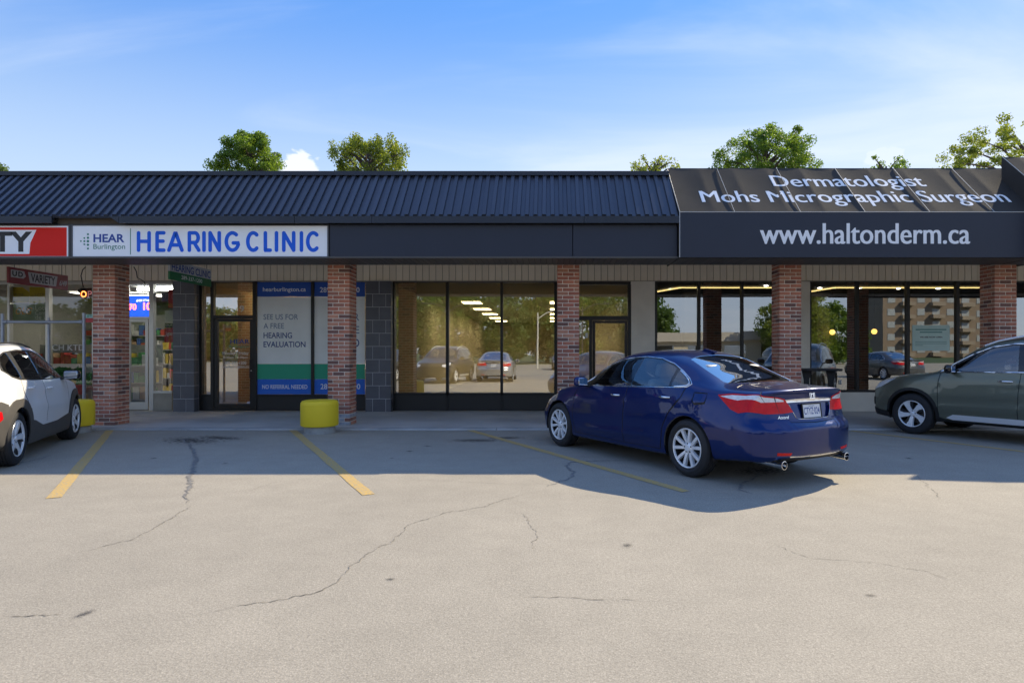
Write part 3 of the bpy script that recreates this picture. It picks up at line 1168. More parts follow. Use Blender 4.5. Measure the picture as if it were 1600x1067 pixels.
def face_box(name, label, cat, x0, x1, y0, y1, m, frame=.012, Yf=FYF):
    """fascia sign between pixel edges: panel and surrounding frame"""
    X0, X1, Z0, Z1 = FX(x0), FX(x1), FZ(y1), FZ(y0)
    t = thing(name, label, cat, ((X0 + X1) / 2, Yf, Z0))
    w, h = X1 - X0, Z1 - Z0
    b = MB()
    b.cbox(-w / 2, w / 2, -.008, .015, 0, h, .003)
    b.build('panel', m, t)
    f = MB()
    for (a0, a1, c0, c1) in ((-w / 2 - .03, w / 2 + .03, h, h + .02), (-w / 2 - .03, w / 2 + .03, -.022, 0), (-w / 2 - .03, -w / 2, 0, h), (w / 2, w / 2 + .03, 0, h)):
        f.box(a0, a1, -.02, .019, c0, c1)
    f.build('frame', M_FRAME, t)
    return t, (X0 + X1) / 2, Z0

ts, sx, sz = face_box('fascia_sign', 'white backlit-style fascia sign reading hearing clinic in blue letters', 'sign', 114, 512, 353, 402, M_SIGNWHITE)
def sxy(x, y): return (FX(x) - sx, FZ(y) - sz)
SO = (0, -.0085, 0)
# rounded capitals drawn as strokes
def arc(cx_, cy_, rx_, ry_, a0, a1, n=18):
    return [(cx_ + rx_ * math.cos(R(a0 + (a1 - a0) * i / n)), cy_ + ry_ * math.sin(R(a0 + (a1 - a0) * i / n))) for i in range(n + 1)]
GL = {'H': [[(0, 0), (0, 1)], [(1, 0), (1, 1)], [(0, .51), (1, .51)]],
      'E': [[(1, 0), (.06, 0), (0, .04), (0, .96), (.06, 1), (1, 1)], [(0, .52), (.88, .52)]],
      'A': [[(0, 0), (.46, .97), (.54, .97), (1, 0)], [(.2, .30), (.8, .30)]],
      'R': [[(0, 0), (0, .95)], [(0, 1), (.55, 1)] + arc(.58, .72, .36, .28, 85, -85, 12) + [(.5, .44), (.05, .44)], [(.52, .44), (1, 0)]],
      'I': [[(0, 0), (0, 1)]],
      'N': [[(0, 0), (0, 1)], [(0, 1), (1, 0)], [(1, 0), (1, 1)]],
      'G': [arc(.55, .5, .55, .5, 52, 340, 26) + [(1.03, .42), (.62, .42)]],
      'C': [arc(.55, .5, .55, .5, 50, 310, 26)],
      'L': [[(0, 1), (0, .04), (.05, 0), (1, 0)]]}
b = MB()
# pixel boxes of the letter centre lines: letter, left, right
LET = [('H', 217, 233.5), ('E', 246, 256.5), ('A', 264.5, 284.8), ('R', 296.3, 311), ('I', 319.2, 319.2), ('N', 328.8, 343), ('G', 354, 371.5),
       ('C', 387.6, 403), ('L', 415, 422.5), ('I', 432.4, 432.4), ('N', 443.8, 459.2), ('I', 471.3, 471.3), ('C', 481.2, 496.8)]
kk = 0
for ch, xa, xb in LET:
    (X0, Z0), (X1, Z1) = sxy(xa, 391.2), sxy(xb, 364.2)
    for st in GL[ch]:
        ribbon(b, [(X0 + (X1 - X0) * p[0], Z0 + (Z1 - Z0) * p[1]) for p in st], .066, SO, off=.0006 + .0004 * (kk % 7))
        kk += 1
b.build('lettering', M_BLUE, ts)
b = MB()
p0, p1 = sxy(146.5, 379), sxy(195, 366)
put_text(b, 'HEAR', (p0[0], p1[0], p0[1], p1[1]), SO, bold=.028, lift=.001)
b.build('small_lettering', mat('clinic navy', (.018, .06, .30), .5), ts)
b = MB()
p0, p1 = sxy(146.5, 392), sxy(196, 381.5)
put_text(b, 'Burlington', (p0[0], p1[0], p0[1], p1[1]), SO, bold=.004, lift=.001)
for (x, y, r) in ((127, 377, 1.3), (132.4, 372.3, 1.4), (132.4, 377.2, 1.6), (132.4, 382, 1.4), (138, 366.4, 1.6), (138, 371.8, 1.8), (138, 377.3, 2.0), (138, 382.8, 1.8), (138, 388.6, 1.6)):
    c = sxy(x, y)
    rr = r * FYF / F_PX
    b.add([(c[0] + rr * math.cos(a), -.0098, c[1] + rr * math.sin(a)) for a in [k * math.pi / 8 for k in range(16)]], [tuple(range(16))])
p0, p1 = sxy(203.8, 398), sxy(205.0, 357)
b.add([(p0[0], -.0098, p0[1]), (p1[0], -.0098, p0[1]), (p1[0], -.0098, p1[1]), (p0[0], -.0098, p1[1])], [(0, 1, 2, 3)])
b.build('emblem', M_GREEN, ts)

tv, vx, vz_ = face_box('fascia_sign', 'red fascia sign with white border and black letters, cut by the left edge', 'sign', -330, 108, 353, 403, M_SIGNRED)
def vxy(x, y): return (FX(x) - vx, FZ(y) - vz_)
b = MB()
for (xa, xb, ya, yb) in ((-330, 107.6, 353.3, 355.6), (-330, 107.6, 400.6, 402.8), (105, 107.6, 355.6, 400.6)):
    p0, p1 = vxy(xa, yb), vxy(xb, ya)
    b.add([(p0[0], -.0092, p0[1]), (p1[0], -.0092, p0[1]), (p1[0], -.0092, p1[1]), (p0[0], -.0092, p1[1])], [(0, 1, 2, 3)])
q = [vxy(*p) for p in ((-300, 397), (46.5, 397), (48, 380), (57.5, 359.5), (-300, 359.5))]
b.add([(p[0], -.0092, p[1]) for p in q], [tuple(range(5))])
b.build('white_banner', M_SIGNWHITE, tv)
b = MB()
p0, p1 = vxy(-137, 394), vxy(51, 362)
put_text(b, 'VARIETY', (p0[0], p1[0], p0[1], p1[1]), SO, bold=.035, lift=.0016)
b.build('lettering', M_SIGNBLK, tv)

# awning lettering: printed on the cloth, just proud of it
M_PRINT = mat('awning print', (.88, .89, .90), .7, spec=.2)
def slope_px(x, y):
    """plane coordinates (along, up) on the awning slope of a pixel"""
    d = Vector(((x - CX) / F_PX, 1, (CY - y) / F_PX))
    o = Vector((0, 0, CAMH))
    p = Vector((0, AYB, AZB))
    t = (p - o).dot(anr) / d.dot(anr)
    h = o + d * t
    return h.x - AX0, (h - p).dot(aup)
_al = math.hypot(AYT - AYB, AZT - AZB)
for txt, xl, xr, yb, yt, in (('Dermatologist', 1207, 1444, 296.5, 274.5), ('Mohs Micrographic Surgeon', 1096, 1575, 321.5, 298)):
    b = MB()
    a0 = slope_px(xl, (yb + yt) / 2)
    a1 = slope_px(xr, (yb + yt) / 2)
    v0, v1 = slope_px(1300, yb)[1], slope_px(1300, yt)[1]
    put_text(b, txt, (a0[0], a1[0], v0, v1), Vector((0, 0, AZB)) + anr * .0012, (1, 0, 0), aup, fat=.007)
    for i_, p_ in enumerate(b.v):               # lay the print on the slack cloth
        v_ = (Vector(p_) - Vector((0, 0, AZB))).dot(aup) / _al
        b.v[i_] = tuple(Vector(p_) + anr * sag_at(p_[0] + AX0, v_, .011, (1116 - CX) * 11.0 / F_PX, .66))
    b.build('slope_lettering', M_PRINT, awn1)
b = MB()
vx0 = lambda x: (x - CX) * 11.0 / F_PX - AX0
vzz = lambda y: CAMH + (CY - y) * 11.0 / F_PX
put_text(b, 'www.haltonderm.ca', (vx0(1188), vx0(1515), vzz(381.3), vzz(349)), (0, -.0015, 0), fat=.009)
b.build('valance_lettering', M_PRINT, awn1)

# blade signs hanging under the canopy, square to the shopfronts
def blade(name, label, x, y0, y1, z0, z1, bands, hang):
    t = thing(name, label, 'sign', (x, (y0 + y1) / 2, z0))
    w = (y1 - y0) / 2
    for i, (a, c, m) in enumerate(bands):
        b = MB()
        b.box(-.018, .018, -w, w, a * (z1 - z0), c * (z1 - z0))
        b.build('panel', m, t)
    for yy in (-w * .8, w * .8):
        b = MB()
        b.tube([(0, yy, z1 - z0), (0, yy, hang - z0)], .006, 6)
        b.build('hanger', M_SIGNBLK, t)
    return t, w
# variety blade: right face (+X) carries the print, read from near to far
tb, w = blade('blade_sign', 'red hanging sign reading variety under the canopy at left', (12 - CX) * 12.2 / F_PX, 12.2, 13.70, 2.81, 3.13, [(0, 1, mat('dark red sign', (.20, .012, .016), .5))], 3.555)
o, rt, up = (.019, -w, 0), Vector((0, 1, 0)), Vector((0, 0, 1))
b = MB()
for q in ([(.05, .12), (.34, .12), (.40, .17), (.36, .27), (.05, .27)], [(.50, .05), (1.17, .05), (1.21, .27), (.45, .27)]):
    b.add([(.0195, -w + p[0], p[1]) for p in q], [tuple(range(len(q)))])
b.build('print_panel', mat('sign grey white', (.42, .42, .42), .5), tb)
b = MB()
put_text(b, 'VARIETY', (.52, 1.15, .075, .25), (.020, -w, 0), rt, up, bold=.03)
put_text(b, 'U', (.08, .19, .145, .25), (.020, -w, 0), rt, up, bold=.04)
put_text(b, 'D', (.22, .33, .145, .25), (.020, -w, 0), rt, up, bold=.04)
b.build('lettering', M_SIGNBLK, tb)
b = MB()
put_text(b, '6/49', (1.26, 1.47, .08, .20), (.020, -w, 0), rt, up, bold=.02, shear=.3)
b.build('script', mat('sign grey white', (.42, .42, .42), .5), tb)

tb, w = blade('blade_sign', 'white and green hanging sign of the hearing clinic beside the tiled pier', (264 - CX) * 12.2 / F_PX, 12.2, 13.69, 2.88, 3.26, [(0, .43, mat('blade green', (.012, .16, .055), .5)), (.432, 1, mat('blade pale', (.50, .52, .55), .5))], 3.555)
b = MB()
put_text(b, '289-337-1200', (.38, 1.13, .045, .125), (.019, -w, 0), rt, up, bold=.004, lift=.0006)
b.build('lettering', M_SIGNWHITE, tb)
b = MB()
put_text(b, 'HEARING CLINIC', (.06, 1.45, .185, .335), (.019, -w, 0), rt, up, bold=.02, lift=.0006)
b.build('lettering', mat('clinic navy', (.018, .06, .30), .5), tb)

# printed films on the clinic windows
GY = 14.993
def film(label, x0, x1, lines, low, seedx):
    X0, X1 = WX(x0), WX(x1)
    t = thing('window_poster', label, 'poster', ((X0 + X1) / 2, GY, WZ(616)))
    cx_ = (X0 + X1) / 2
    for nm, ya, yb, m in (('blue_band', 441, 463.6, mat('film deep blue', (.018, .095, .46), .6)), ('pale_band', 463.8, 568.4, mat('film pale', (.88, .90, .86), .6, var=.10, vscale=1.2)),
                          ('green_band', 568.6, 592.2, mat('film green', (.03, .38, .22), .6)), ('blue_band', 592.4, 615.8, mat('film blue', (.02, .15, .66), .6))):
        b = MB()
        b.box(X0 - cx_, X1 - cx_, 0, .002, WZ(yb) - WZ(616), WZ(ya) - WZ(616))
        b.build(nm, m, t)
    mats_ = {'w': mat('film white print', (.85, .87, .88), .6), 'n': mat('film navy print', (.03, .07, .24), .6), 'g': mat('film grey blue print', (.20, .27, .38), .6)}
    for txt, xa, xb, ya, yb, c, bo in lines:
        b = MB()
        put_text(b, txt, (WX(xa) - cx_, WX(xb) - cx_, WZ(yb) - WZ(616), WZ(ya) - WZ(616)), (0, -.0015, 0), bold=bo)
        b.build('lettering', mats_[c], t)
film('banded clinic poster left of the pillar offering a free hearing evaluation', 402.5, 486.5,
     [('hearburlington.ca', 411, 478, 449, 457.5, 'w', .01), ('SEE US FOR', 412, 466, 491, 499.5, 'g', .006), ('A FREE', 412, 444, 505, 513.5, 'g', .006), ('HEARING', 412, 456.5, 519.5, 528.5, 'n', .014), ('EVALUATION', 412, 477.5, 533.5, 542.5, 'n', .014), ('NO REFERRAL NEEDED', 410, 480.5, 601, 607.5, 'w', .008)], True, 1)
film('banded clinic poster half hidden behind the brick pillar', 491.5, 570.5,
     [('289-337-1200', 500, 562, 449, 457, 'w', .01), ('R', 553.5, 561.5, 490, 501, 'g', .008), ('E', 554.5, 561.5, 509.5, 521, 'g', .008), ('D', 553, 561.5, 529.5, 542, 'n', .012), ('289-337-1200', 501, 563, 599.5, 608, 'w', .01)], True, 2)

# lettering on the clinic door and transom
def glass_text(name, label, lines, Y=14.994):
    t = None
    t = thing(name, label, 'lettering', (WX(366), Y, WZ(575)))
    for txt, xa, xb, ya, yb, m in lines:
        b = MB()
        put_text(b, txt, (WX(xa) - WX(366), WX(xb) - WX(366), WZ(yb) - WZ(575), WZ(ya) - WZ(575)), (0, 0, 0), bold=.012)
        b.build('print', m, t)
    return t
MW = mat('vinyl white', (.62, .62, .60), .6)
glass_text('door_lettering', 'vinyl clinic name and hours on the glass door', [('HEAR', 360, 389.5, 530, 537, mat('clinic navy', (.018, .06, .30), .5)), ('Burlington', 358, 389, 539.5, 544.5, mat('vinyl green', (.12, .30, .20), .6)),
           ('Monday - Friday', 347.5, 388.5, 549.5, 555.5, MW), ('8:30am - 4:30pm', 349, 387, 556.5, 561, MW), ('289-337-1200', 350.5, 385, 564.5, 569.5, MW), ('hearburlington.ca', 347, 389, 570.5, 576, MW)])
glass_text('unit_number', 'white vinyl number nine on the glass above the clinic door', [('9', 374.5, 381.5, 477.5, 487.5, MW)])
b = MB()
b.box(WX(389) - .035, WX(389) + .035, 14.985, 14.990, WZ(632), WZ(627))
tag(b.build('decal', mat('decal pale', (.55, .55, .62), .5)), 'small pale decal at the foot of the clinic door', 'decal')

# notice in the dermatology window
X0, X1, Z0, Z1 = WX(1425), WX(1483.5), WZ(548), WZ(508)
t = thing('window_notice', 'pale mint notice taped inside the dermatology window', 'notice', ((X0 + X1) / 2, 14.99, Z0))
b = MB()
b.box(-(X1 - X0) / 2, (X1 - X0) / 2, -.002, .0, 0, Z1 - Z0)
b.build('sheet', mat('mint paper', (.62, .80, .75), .7, var=.12, vscale=2), t)
b = MB()
H = Z1 - Z0
put_text(b, 'WE ARE NOW OPEN', (-.27, .27, H * .50, H * .56), (0, -.003, 0), bold=.03)
b.build('headline', M_SIGNBLK, t)
b = MB()
for k, (zz, a, c) in enumerate(((.80, -.37, .37), (.70, -.27, .27), (.34, -.38, .38), (.27, -.38, .38), (.20, -.38, -.2))):
    b.add([(a, -.0026, H * zz), (c, -.0026, H * zz), (c, -.0026, H * (zz + (.05 if k < 2 else .02))), (a, -.0026, H * (zz + (.05 if k < 2 else .02)))], [(0, 1, 2, 3)])
b.build('small_print', mat('mint print', (.17, .38, .35), .7), t)
# ------------------------------------------------------------------ car bodies: one smooth skin, cut along drawn outlines
_PC = {}

def pchip(xs, ys, x):
    """monotone cubic through the points"""
    ky = (tuple(xs), tuple(ys))
    if ky not in _PC:
        X, Y = np.asarray(xs, float), np.asarray(ys, float)
        h = np.diff(X)
        d = np.diff(Y) / h
        m = np.zeros(len(X))
        for i in range(1, len(X) - 1):
            if d[i - 1] * d[i] > 0:
                w1, w2 = 2 * h[i] + h[i - 1], h[i] + 2 * h[i - 1]
                m[i] = (w1 + w2) / (w1 / d[i - 1] + w2 / d[i])
        m[0], m[-1] = d[0], d[-1]
        _PC[ky] = (X, Y, h, m)
    X, Y, h, m = _PC[ky]
    x = np.asarray(x, float)
    i = np.clip(np.searchsorted(X, x) - 1, 0, len(X) - 2)
    t = np.clip((x - X[i]) / h[i], 0, 1)
    return ((1 + 2 * t) * (1 - t) ** 2 * Y[i] + t * (1 - t) ** 2 * h[i] * m[i]
            + t * t * (3 - 2 * t) * Y[i + 1] + t * t * (t - 1) * h[i] * m[i + 1])

US = 0.22          # domain metres per section knot
CAP = 0.9          # domain metres per end cap

class Skin:
    NU = 9

    def __init__(s, L, keys, rear, front, rearR=0.4, frontR=0.5, blend=0.9, crease=None, zc=0.65):
        s.L, s.k, s.rear, s.front, s.rR, s.fR, s.blend = L, keys, rear, front, rearR, frontR, blend
        s.crease, s.zc = crease, zc
        # dense lookup table for inverting outlines
        S = np.concatenate([np.linspace(-CAP * 0.98, -0.01, 34), np.linspace(0, L, 150), np.linspace(L + 0.01, L + CAP * 0.98, 34)])
        U = np.linspace(0, s.NU, 120)
        s.gS, s.gU = np.meshgrid(S, U, indexing='ij')
        s.gP = s.P(s.gS.ravel(), s.gU.ravel()).reshape(s.gS.shape + (3,))
        ds = np.gradient(s.gP, axis=0)
        du = np.gradient(s.gP, axis=1)
        n = np.cross(ds, du)
        n /= np.linalg.norm(n, axis=2, keepdims=True) + 1e-12
        N = -n
        s.look = {}
        for mode, i0, i1, ok in (('s', 0, 2, np.abs(N[..., 1]) > 0.18), ('r', 1, 2, (N[..., 0] > 0.12) & (s.gS > L * 0.6)),
                                 ('f', 1, 2, (N[..., 0] < -0.12) & (s.gS < L * 0.4)), ('t', 0, 1, N[..., 2] > 0.15)):
            s.look[mode] = (i0, i1, s.gP[..., i0][ok], s.gP[..., i1][ok], s.gS[ok], s.gU[ok])

    def key(s, name, x):
        a = s.k[name]
        return pchip([p[0] for p in a], [p[1] for p in a], x)

    def section(s, x, u):
        """y, z of the section at nominal station x"""
        hw, zb, zs, ws, ze, we, zt = (s.key(k, x) for k in ('hw', 'zb', 'zs', 'ws', 'ze', 'we', 'zt'))
        zm = zb + 0.52 * (zs - zb)
        bul = s.key('bul', x) if 'bul' in s.k else 0.018
        Y = [0 * x, hw - 0.16, hw - 0.05, hw - 0.018, hw, ws, 0.5 * (ws + we) + bul, we, we * 0.60, 0 * x, -we * 0.60]
        Z = [zb, zb, zb + 0.02, zb + 0.13, zm, zs, 0.5 * (zs + ze) + 0.01, ze, ze + (zt - ze) * 0.80, zt, ze + (zt - ze) * 0.80]
        Y, Z = np.array(Y), np.array(Z)
        kn = np.arange(len(Y), dtype=float)
        h = 1.0
        dY, dZ = np.diff(Y, axis=0), np.diff(Z, axis=0)

        def slopes(d):
            m = np.zeros((d.shape[0] + 1, d.shape[1]))
            a, b = d[:-1], d[1:]
            ok = a * b > 0
            with np.errstate(divide='ignore', invalid='ignore'):
                m[1:-1] = np.where(ok, 2 * a * b / (a + b), 0)
            m[0], m[-1] = d[0], d[-1]
            return m
        mY, mZ = slopes(dY), slopes(dZ)
        mY[9] = dY[8]
        i = np.clip(np.floor(u).astype(int), 0, s.NU - 1)
        t = u - i
        c = np.arange(len(x))

        def ev(A, m):
            return ((1 + 2 * t) * (1 - t) ** 2 * A[i, c] + t * (1 - t) ** 2 * m[i, c]
                    + t * t * (3 - 2 * t) * A[i + 1, c] + t * t * (t - 1) * m[i + 1, c])
        y, z = ev(Y, mY), ev(Z, mZ)
        if s.crease:
            for (pts, amp, w) in s.crease:
                zc = pchip([p[0] for p in pts], [p[1] for p in pts], x)
                fade = np.clip((x - pts[0][0]) / 0.3, 0, 1) * np.clip((pts[-1][0] - x) / 0.25, 0, 1)
                q = (z - zc) / w
                y = y + amp * fade * np.exp(-q * q) * (u < 6) * (u > 1.5)
        return y, z

    def endx(s, y, z, rear):
        if rear:
            pr = pchip([p[0] for p in s.rear], [p[1] for p in s.rear], z)
            w = float(s.key('hw', np.array([s.L]))[0]) + 0.003
            q = np.clip(np.abs(y) / w, 0, 1)
            return s.L + pr - s.rR * (1 - (1 - q ** 2.6) ** (1 / 2.6))
        pr = pchip([p[0] for p in s.front], [p[1] for p in s.front], z)
        w = float(s.key('hw', np.array([0.0]))[0]) + 0.003
        q = np.clip(np.abs(y) / w, 0, 1)
        return pr + s.fR * (1 - (1 - q ** 2.3) ** (1 / 2.3))

    def P(s, S, U):
        S, U = np.asarray(S, float), np.asarray(U, float)
        x = np.clip(S, 0, s.L)
        y, z = s.section(x, U)
        kr = np.clip((S - s.L) / CAP, 0, 1)
        kf = np.clip(-S / CAP, 0, 1)
        k = 1 - np.maximum(kr, kf)
        y = y * k
        z = s.zc + (z - s.zc) * k
        sr, sf = s.L - s.blend, s.blend
        fr = np.clip((x - sr) / (s.L - sr), 0, 1)
        ff = np.clip((sf - x) / sf, 0, 1)
        X = np.where(fr > 0, sr + fr * (s.endx(y, z, True) - sr), np.where(ff > 0, sf + ff * (s.endx(y, z, False) - sf), x))
        return np.stack([X, y, z], -1)

    def invs(s, mode, a, b):
        """domain points of the skin seen at (a, b) from the side / rear / front / top"""
        i0, i1, A, B, SS, UU = s.look[mode]
        a, b = np.asarray(a, float), np.asarray(b, float)
        j = np.array([int(np.argmin((A - p) ** 2 + (B - q) ** 2)) for p, q in zip(a, b)])
        S, U = SS[j].copy(), UU[j].copy()
        live = np.ones(len(S), bool)
        e = 1e-3
        for _ in range(6):
            eu = np.where(U + e <= s.NU, e, -e)
            q0, q1, q2 = s.P(S, U), s.P(S + e, U), s.P(S, U + eu)
            r0, r1 = a - q0[:, i0], b - q0[:, i1]
            J00, J01 = (q1[:, i0] - q0[:, i0]) / e, (q2[:, i0] - q0[:, i0]) / eu
            J10, J11 = (q1[:, i1] - q0[:, i1]) / e, (q2[:, i1] - q0[:, i1]) / eu
            D = J00 * J11 - J01 * J10
            ok = np.abs(D) > 1e-9
            D = np.where(ok, D, 1)
            dS, dU = (r0 * J11 - J01 * r1) / D, (J00 * r1 - J10 * r0) / D
            live &= ok & (np.abs(dS) < 0.06) & (np.abs(dU) < 0.35)
            S = np.where(live, S + dS, S)
            U = np.where(live, np.clip(U + dU, 0, s.NU), U)
        if mode in 'rft':
            c = np.abs(a if mode != 't' else b) < 1e-6
            U = np.where(c, np.where(U > 4.5, s.NU, 0), U)
        return S, U * US

    def inv(s, mode, a, b):
        S, U = s.invs(mode, [a], [b])
        return float(S[0]), float(U[0])

    def poly(s, pts, step=0.035, closed=True):
        """outline in the domain; pts ('s', x, z) / ('r', y, z) / ('f', y, z) / ('t', x, y) / ('d', S, u)"""
        n = len(pts)
        corner = []
        for md in 'srft':
            ii = [i for i in range(n) if pts[i][0] == md]
            if ii:
                S, U = s.invs(md, [pts[i][1] for i in ii], [pts[i][2] for i in ii])
                corner += [(i, (float(S[k]), float(U[k]))) for k, i in enumerate(ii)]
        corner = dict(corner)
        for i in range(n):
            if pts[i][0] == 'd':
                corner[i] = (pts[i][1], pts[i][2] * US)
        out, want = [], []
        for i in range(n if closed else n - 1):
            i2 = (i + 1) % n
            p, q = pts[i], pts[i2]
            if p[0] == q[0] and p[0] != 'd':
                k = max(1, int(math.ceil(math.hypot(q[1] - p[1], q[2] - p[2]) / step)))
                for j in range(k):
                    t = j / k
                    if j == 0:
                        out.append(corner[i])
                    else:
                        want.append((len(out), p[0], p[1] + (q[1] - p[1]) * t, p[2] + (q[2] - p[2]) * t))
                        out.append(None)
            else:
                a, b = corner[i], corner[i2]
                k = max(1, int(math.ceil(math.hypot(b[0] - a[0], b[1] - a[1]) / step)))
                for j in range(k):
                    t = j / k
                    out.append((a[0] + (b[0] - a[0]) * t, a[1] + (b[1] - a[1]) * t))
        if not closed:
            out.append(corner[n - 1])
        for md in 'srft':
            w = [q for q in want if q[1] == md]
            if w:
                S, U = s.invs(md, [q[2] for q in w], [q[3] for q in w])
                for k, q in enumerate(w):
                    out[q[0]] = (float(S[k]), float(U[k]))
        return out

    def seam(s, pts, w=0.008):
        """thin closed outline along an open line"""
        c = [Vector(p) for p in s.poly(pts, 0.05, closed=False)]
        A, B = [], []
        for i in range(len(c)):
            t = (c[min(i + 1, len(c) - 1)] - c[max(i - 1, 0)])
            t = t.normalized() if t.length > 1e-9 else Vector((1, 0))
            n = Vector((-t.y, t.x)) * (w / 2)
            A.append(tuple(c[i] + n))
            B.append(tuple(c[i] - n))
        return A + B[::-1]

    def cut(s, regions, ds=0.06, du=0.18):
        """regions: list of (name, outline); the first that holds a triangle owns it, the rest is 'body'"""
        umax = s.NU * US
        S = np.concatenate([np.linspace(-CAP * 0.995, 0, 18), np.linspace(0, s.L, int(s.L / ds) + 1)[1:-1], np.linspace(s.L, s.L + CAP * 0.995, 34)])
        U = np.linspace(0, s.NU, int(s.NU / du) + 1) * US
        gs, gu = [g.ravel() for g in np.meshgrid(S, U, indexing='ij')]
        lp = []
        edges = []
        for _, pl in regions:
            k = len(lp)
            pl = [(min(max(p[0], -CAP * 0.995), s.L + CAP * 0.995), min(max(p[1], 0), umax)) for p in pl]
            lp += pl
            edges += [(k + i, k + (i + 1) % len(pl)) for i in range(len(pl))]
        lpa = np.array(lp) if lp else np.zeros((0, 2))
        keep = np.ones(len(gs), bool)
        if len(lpa):
            for i0 in range(0, len(gs), 2000):
                d2 = ((gs[i0:i0 + 2000, None] - lpa[None, :, 0]) ** 2 + (gu[i0:i0 + 2000, None] - lpa[None, :, 1]) ** 2).min(1)
                keep[i0:i0 + 2000] = d2 > 0.012 ** 2
            # keep the rim of the domain
            rim = (gs < S[0] + 1e-6) | (gs > S[-1] - 1e-6) | (gu < 1e-6) | (gu > umax - 1e-6)
            keep |= rim & (np.ones(len(gs), bool))
        pts = [Vector((p[0], p[1])) for p in lp] + [Vector((a, b)) for a, b in zip(gs[keep], gu[keep])]
        vo, eo, fo, _, _, _ = delaunay_2d_cdt(pts, edges, [], 0, 1e-5)
        V = np.array([(p.x, p.y) for p in vo])
        T = np.array([f for f in fo if len(f) == 3])
        C = V[T].mean(1)
        a = V[T]
        area = np.abs((a[:, 1, 0] - a[:, 0, 0]) * (a[:, 2, 1] - a[:, 0, 1]) - (a[:, 2, 0] - a[:, 0, 0]) * (a[:, 1, 1] - a[:, 0, 1]))
        T, C = T[area > 1e-9], C[area > 1e-9]
        lab = np.full(len(T), -1)
        for ri, (nm, pl) in enumerate(regions):
            pl = np.array(pl)
            x, y = C[:, 0], C[:, 1]
            ins = np.zeros(len(C), bool)
            j = len(pl) - 1
            for i in range(len(pl)):
                yi, yj, xi, xj = pl[i, 1], pl[j, 1], pl[i, 0], pl[j, 0]
                if yi != yj:
                    ins ^= ((yi > y) != (yj > y)) & (x < (xj - xi) * (y - yi) / (yj - yi) + xi)
                j = i
            lab[(lab < 0) & ins] = ri
        P3 = s.P(V[:, 0], V[:, 1] / US)
        # smooth normals over the whole skin
        e1, e2 = P3[T[:, 1]] - P3[T[:, 0]], P3[T[:, 2]] - P3[T[:, 0]]
        fn = np.cross(e1, e2)
        cen = P3[T].mean(1)
        N = np.zeros_like(P3)
        # orient: outwards from the car's axis
        axis = np.stack([np.clip(cen[:, 0], 0.9, s.L - 0.9), 0 * cen[:, 0], np.full(len(cen), 0.6)], -1)
        flip = (fn * (cen - axis)).sum(1)
        sign = np.sign(np.median(np.sign(flip)))
        if sign < 0:
            T = T[:, [0, 2, 1]]
            fn = -fn
        for k in range(3):
            np.add.at(N, T[:, k], fn)
        cl = np.abs(P3[:, 1]) < 1e-5
        N[cl, 1] = 0
        N /= np.linalg.norm(N, axis=1, keepdims=True) + 1e-12
        s.V3, s.N3, s.T, s.lab = P3, N, T, lab
        s.names = [r[0] for r in regions]

    def grab(s, names, off=0.0, side=0, wall=True, xr=None):
        """verts, faces, normals of the triangles called names; side 0 both, 1 right, -1 left"""
        if isinstance(names, str):
            names = [names]
        m = np.zeros(len(s.T), bool)
        for nm in names:
            if nm == 'body':
                m |= s.lab < 0
            for i, q in enumerate(s.names):
                if q == nm:
                    m |= s.lab == i
        T = s.T[m]
        if xr is not None:
            cx = s.V3[T].mean(1)[:, 0]
            T = T[(cx > xr[0]) & (cx < xr[1])]
        idx, invx = np.unique(T, return_inverse=True)
        T = invx.reshape(-1, 3)
        v, n = s.V3[idx], s.N3[idx]
        vo = v + n * off
        F = [tuple(t) for t in T]
        Vv, Nn = vo, n
        if off and wall:
            E = {}
            for t in T:
                for a, b in ((t[0], t[1]), (t[1], t[2]), (t[2], t[0])):
                    E[(a, b)] = 1
            bd = [(a, b) for (a, b) in E if (b, a) not in E and not (abs(v[a, 1]) < 1e-5 and abs(v[b, 1]) < 1e-5)]
            k = len(vo)
            Vv, Nn = np.concatenate([vo, v]), np.concatenate([n, n])
            F += [(b, a, k + a, k + b) for a, b in bd]
        out_v, out_f, out_n = [], [], []
        if side >= 0:
            out_v.append(Vv); out_n.append(Nn); out_f += F
        if side <= 0:
            k = len(Vv) if side == 0 else 0
            out_v.append(Vv * [1, -1, 1]); out_n.append(Nn * [1, -1, 1])
            out_f += [tuple(i + k for i in f[::-1]) for f in F]
        return np.concatenate(out_v), out_f, np.concatenate(out_n)

    def part(s, name, names, m, parent, off=0.0, side=0, wall=True, xr=None):
        v, f, n = s.grab(names, off, side, wall, xr)
        if not len(f):
            return None
        me = bpy.data.meshes.new(name)
        me.from_pydata(v.tolist(), [], f)
        me.materials.append(m)
        me.polygons.foreach_set('use_smooth', [True] * len(me.polygons))
        me.update()
        me.normals_split_custom_set_from_vertices(n.tolist())
        return link(name, me, parent)

def arch(sk, xa, za, r, name='hole', lo=None):
    """wheel opening: arc in side view closed through the sill"""
    pts = []
    zb = float(sk.key('zb', np.array([xa]))[0])
    zl = zb + 0.05
    a0 = math.asin(max(-0.95, min(0.95, (zl - za) / r)))
    n = 22
    for i in range(n + 1):
        a = a0 + (math.pi - 2 * a0) * i / n
        pts.append(('s', xa + r * math.cos(a), za + r * math.sin(a)))
    x1, x0 = pts[0][1], pts[-1][1]
    pts.append(('d', x0, 1.0))
    pts.append(('d', x1, 1.0))
    return sk.poly(pts, 0.06)

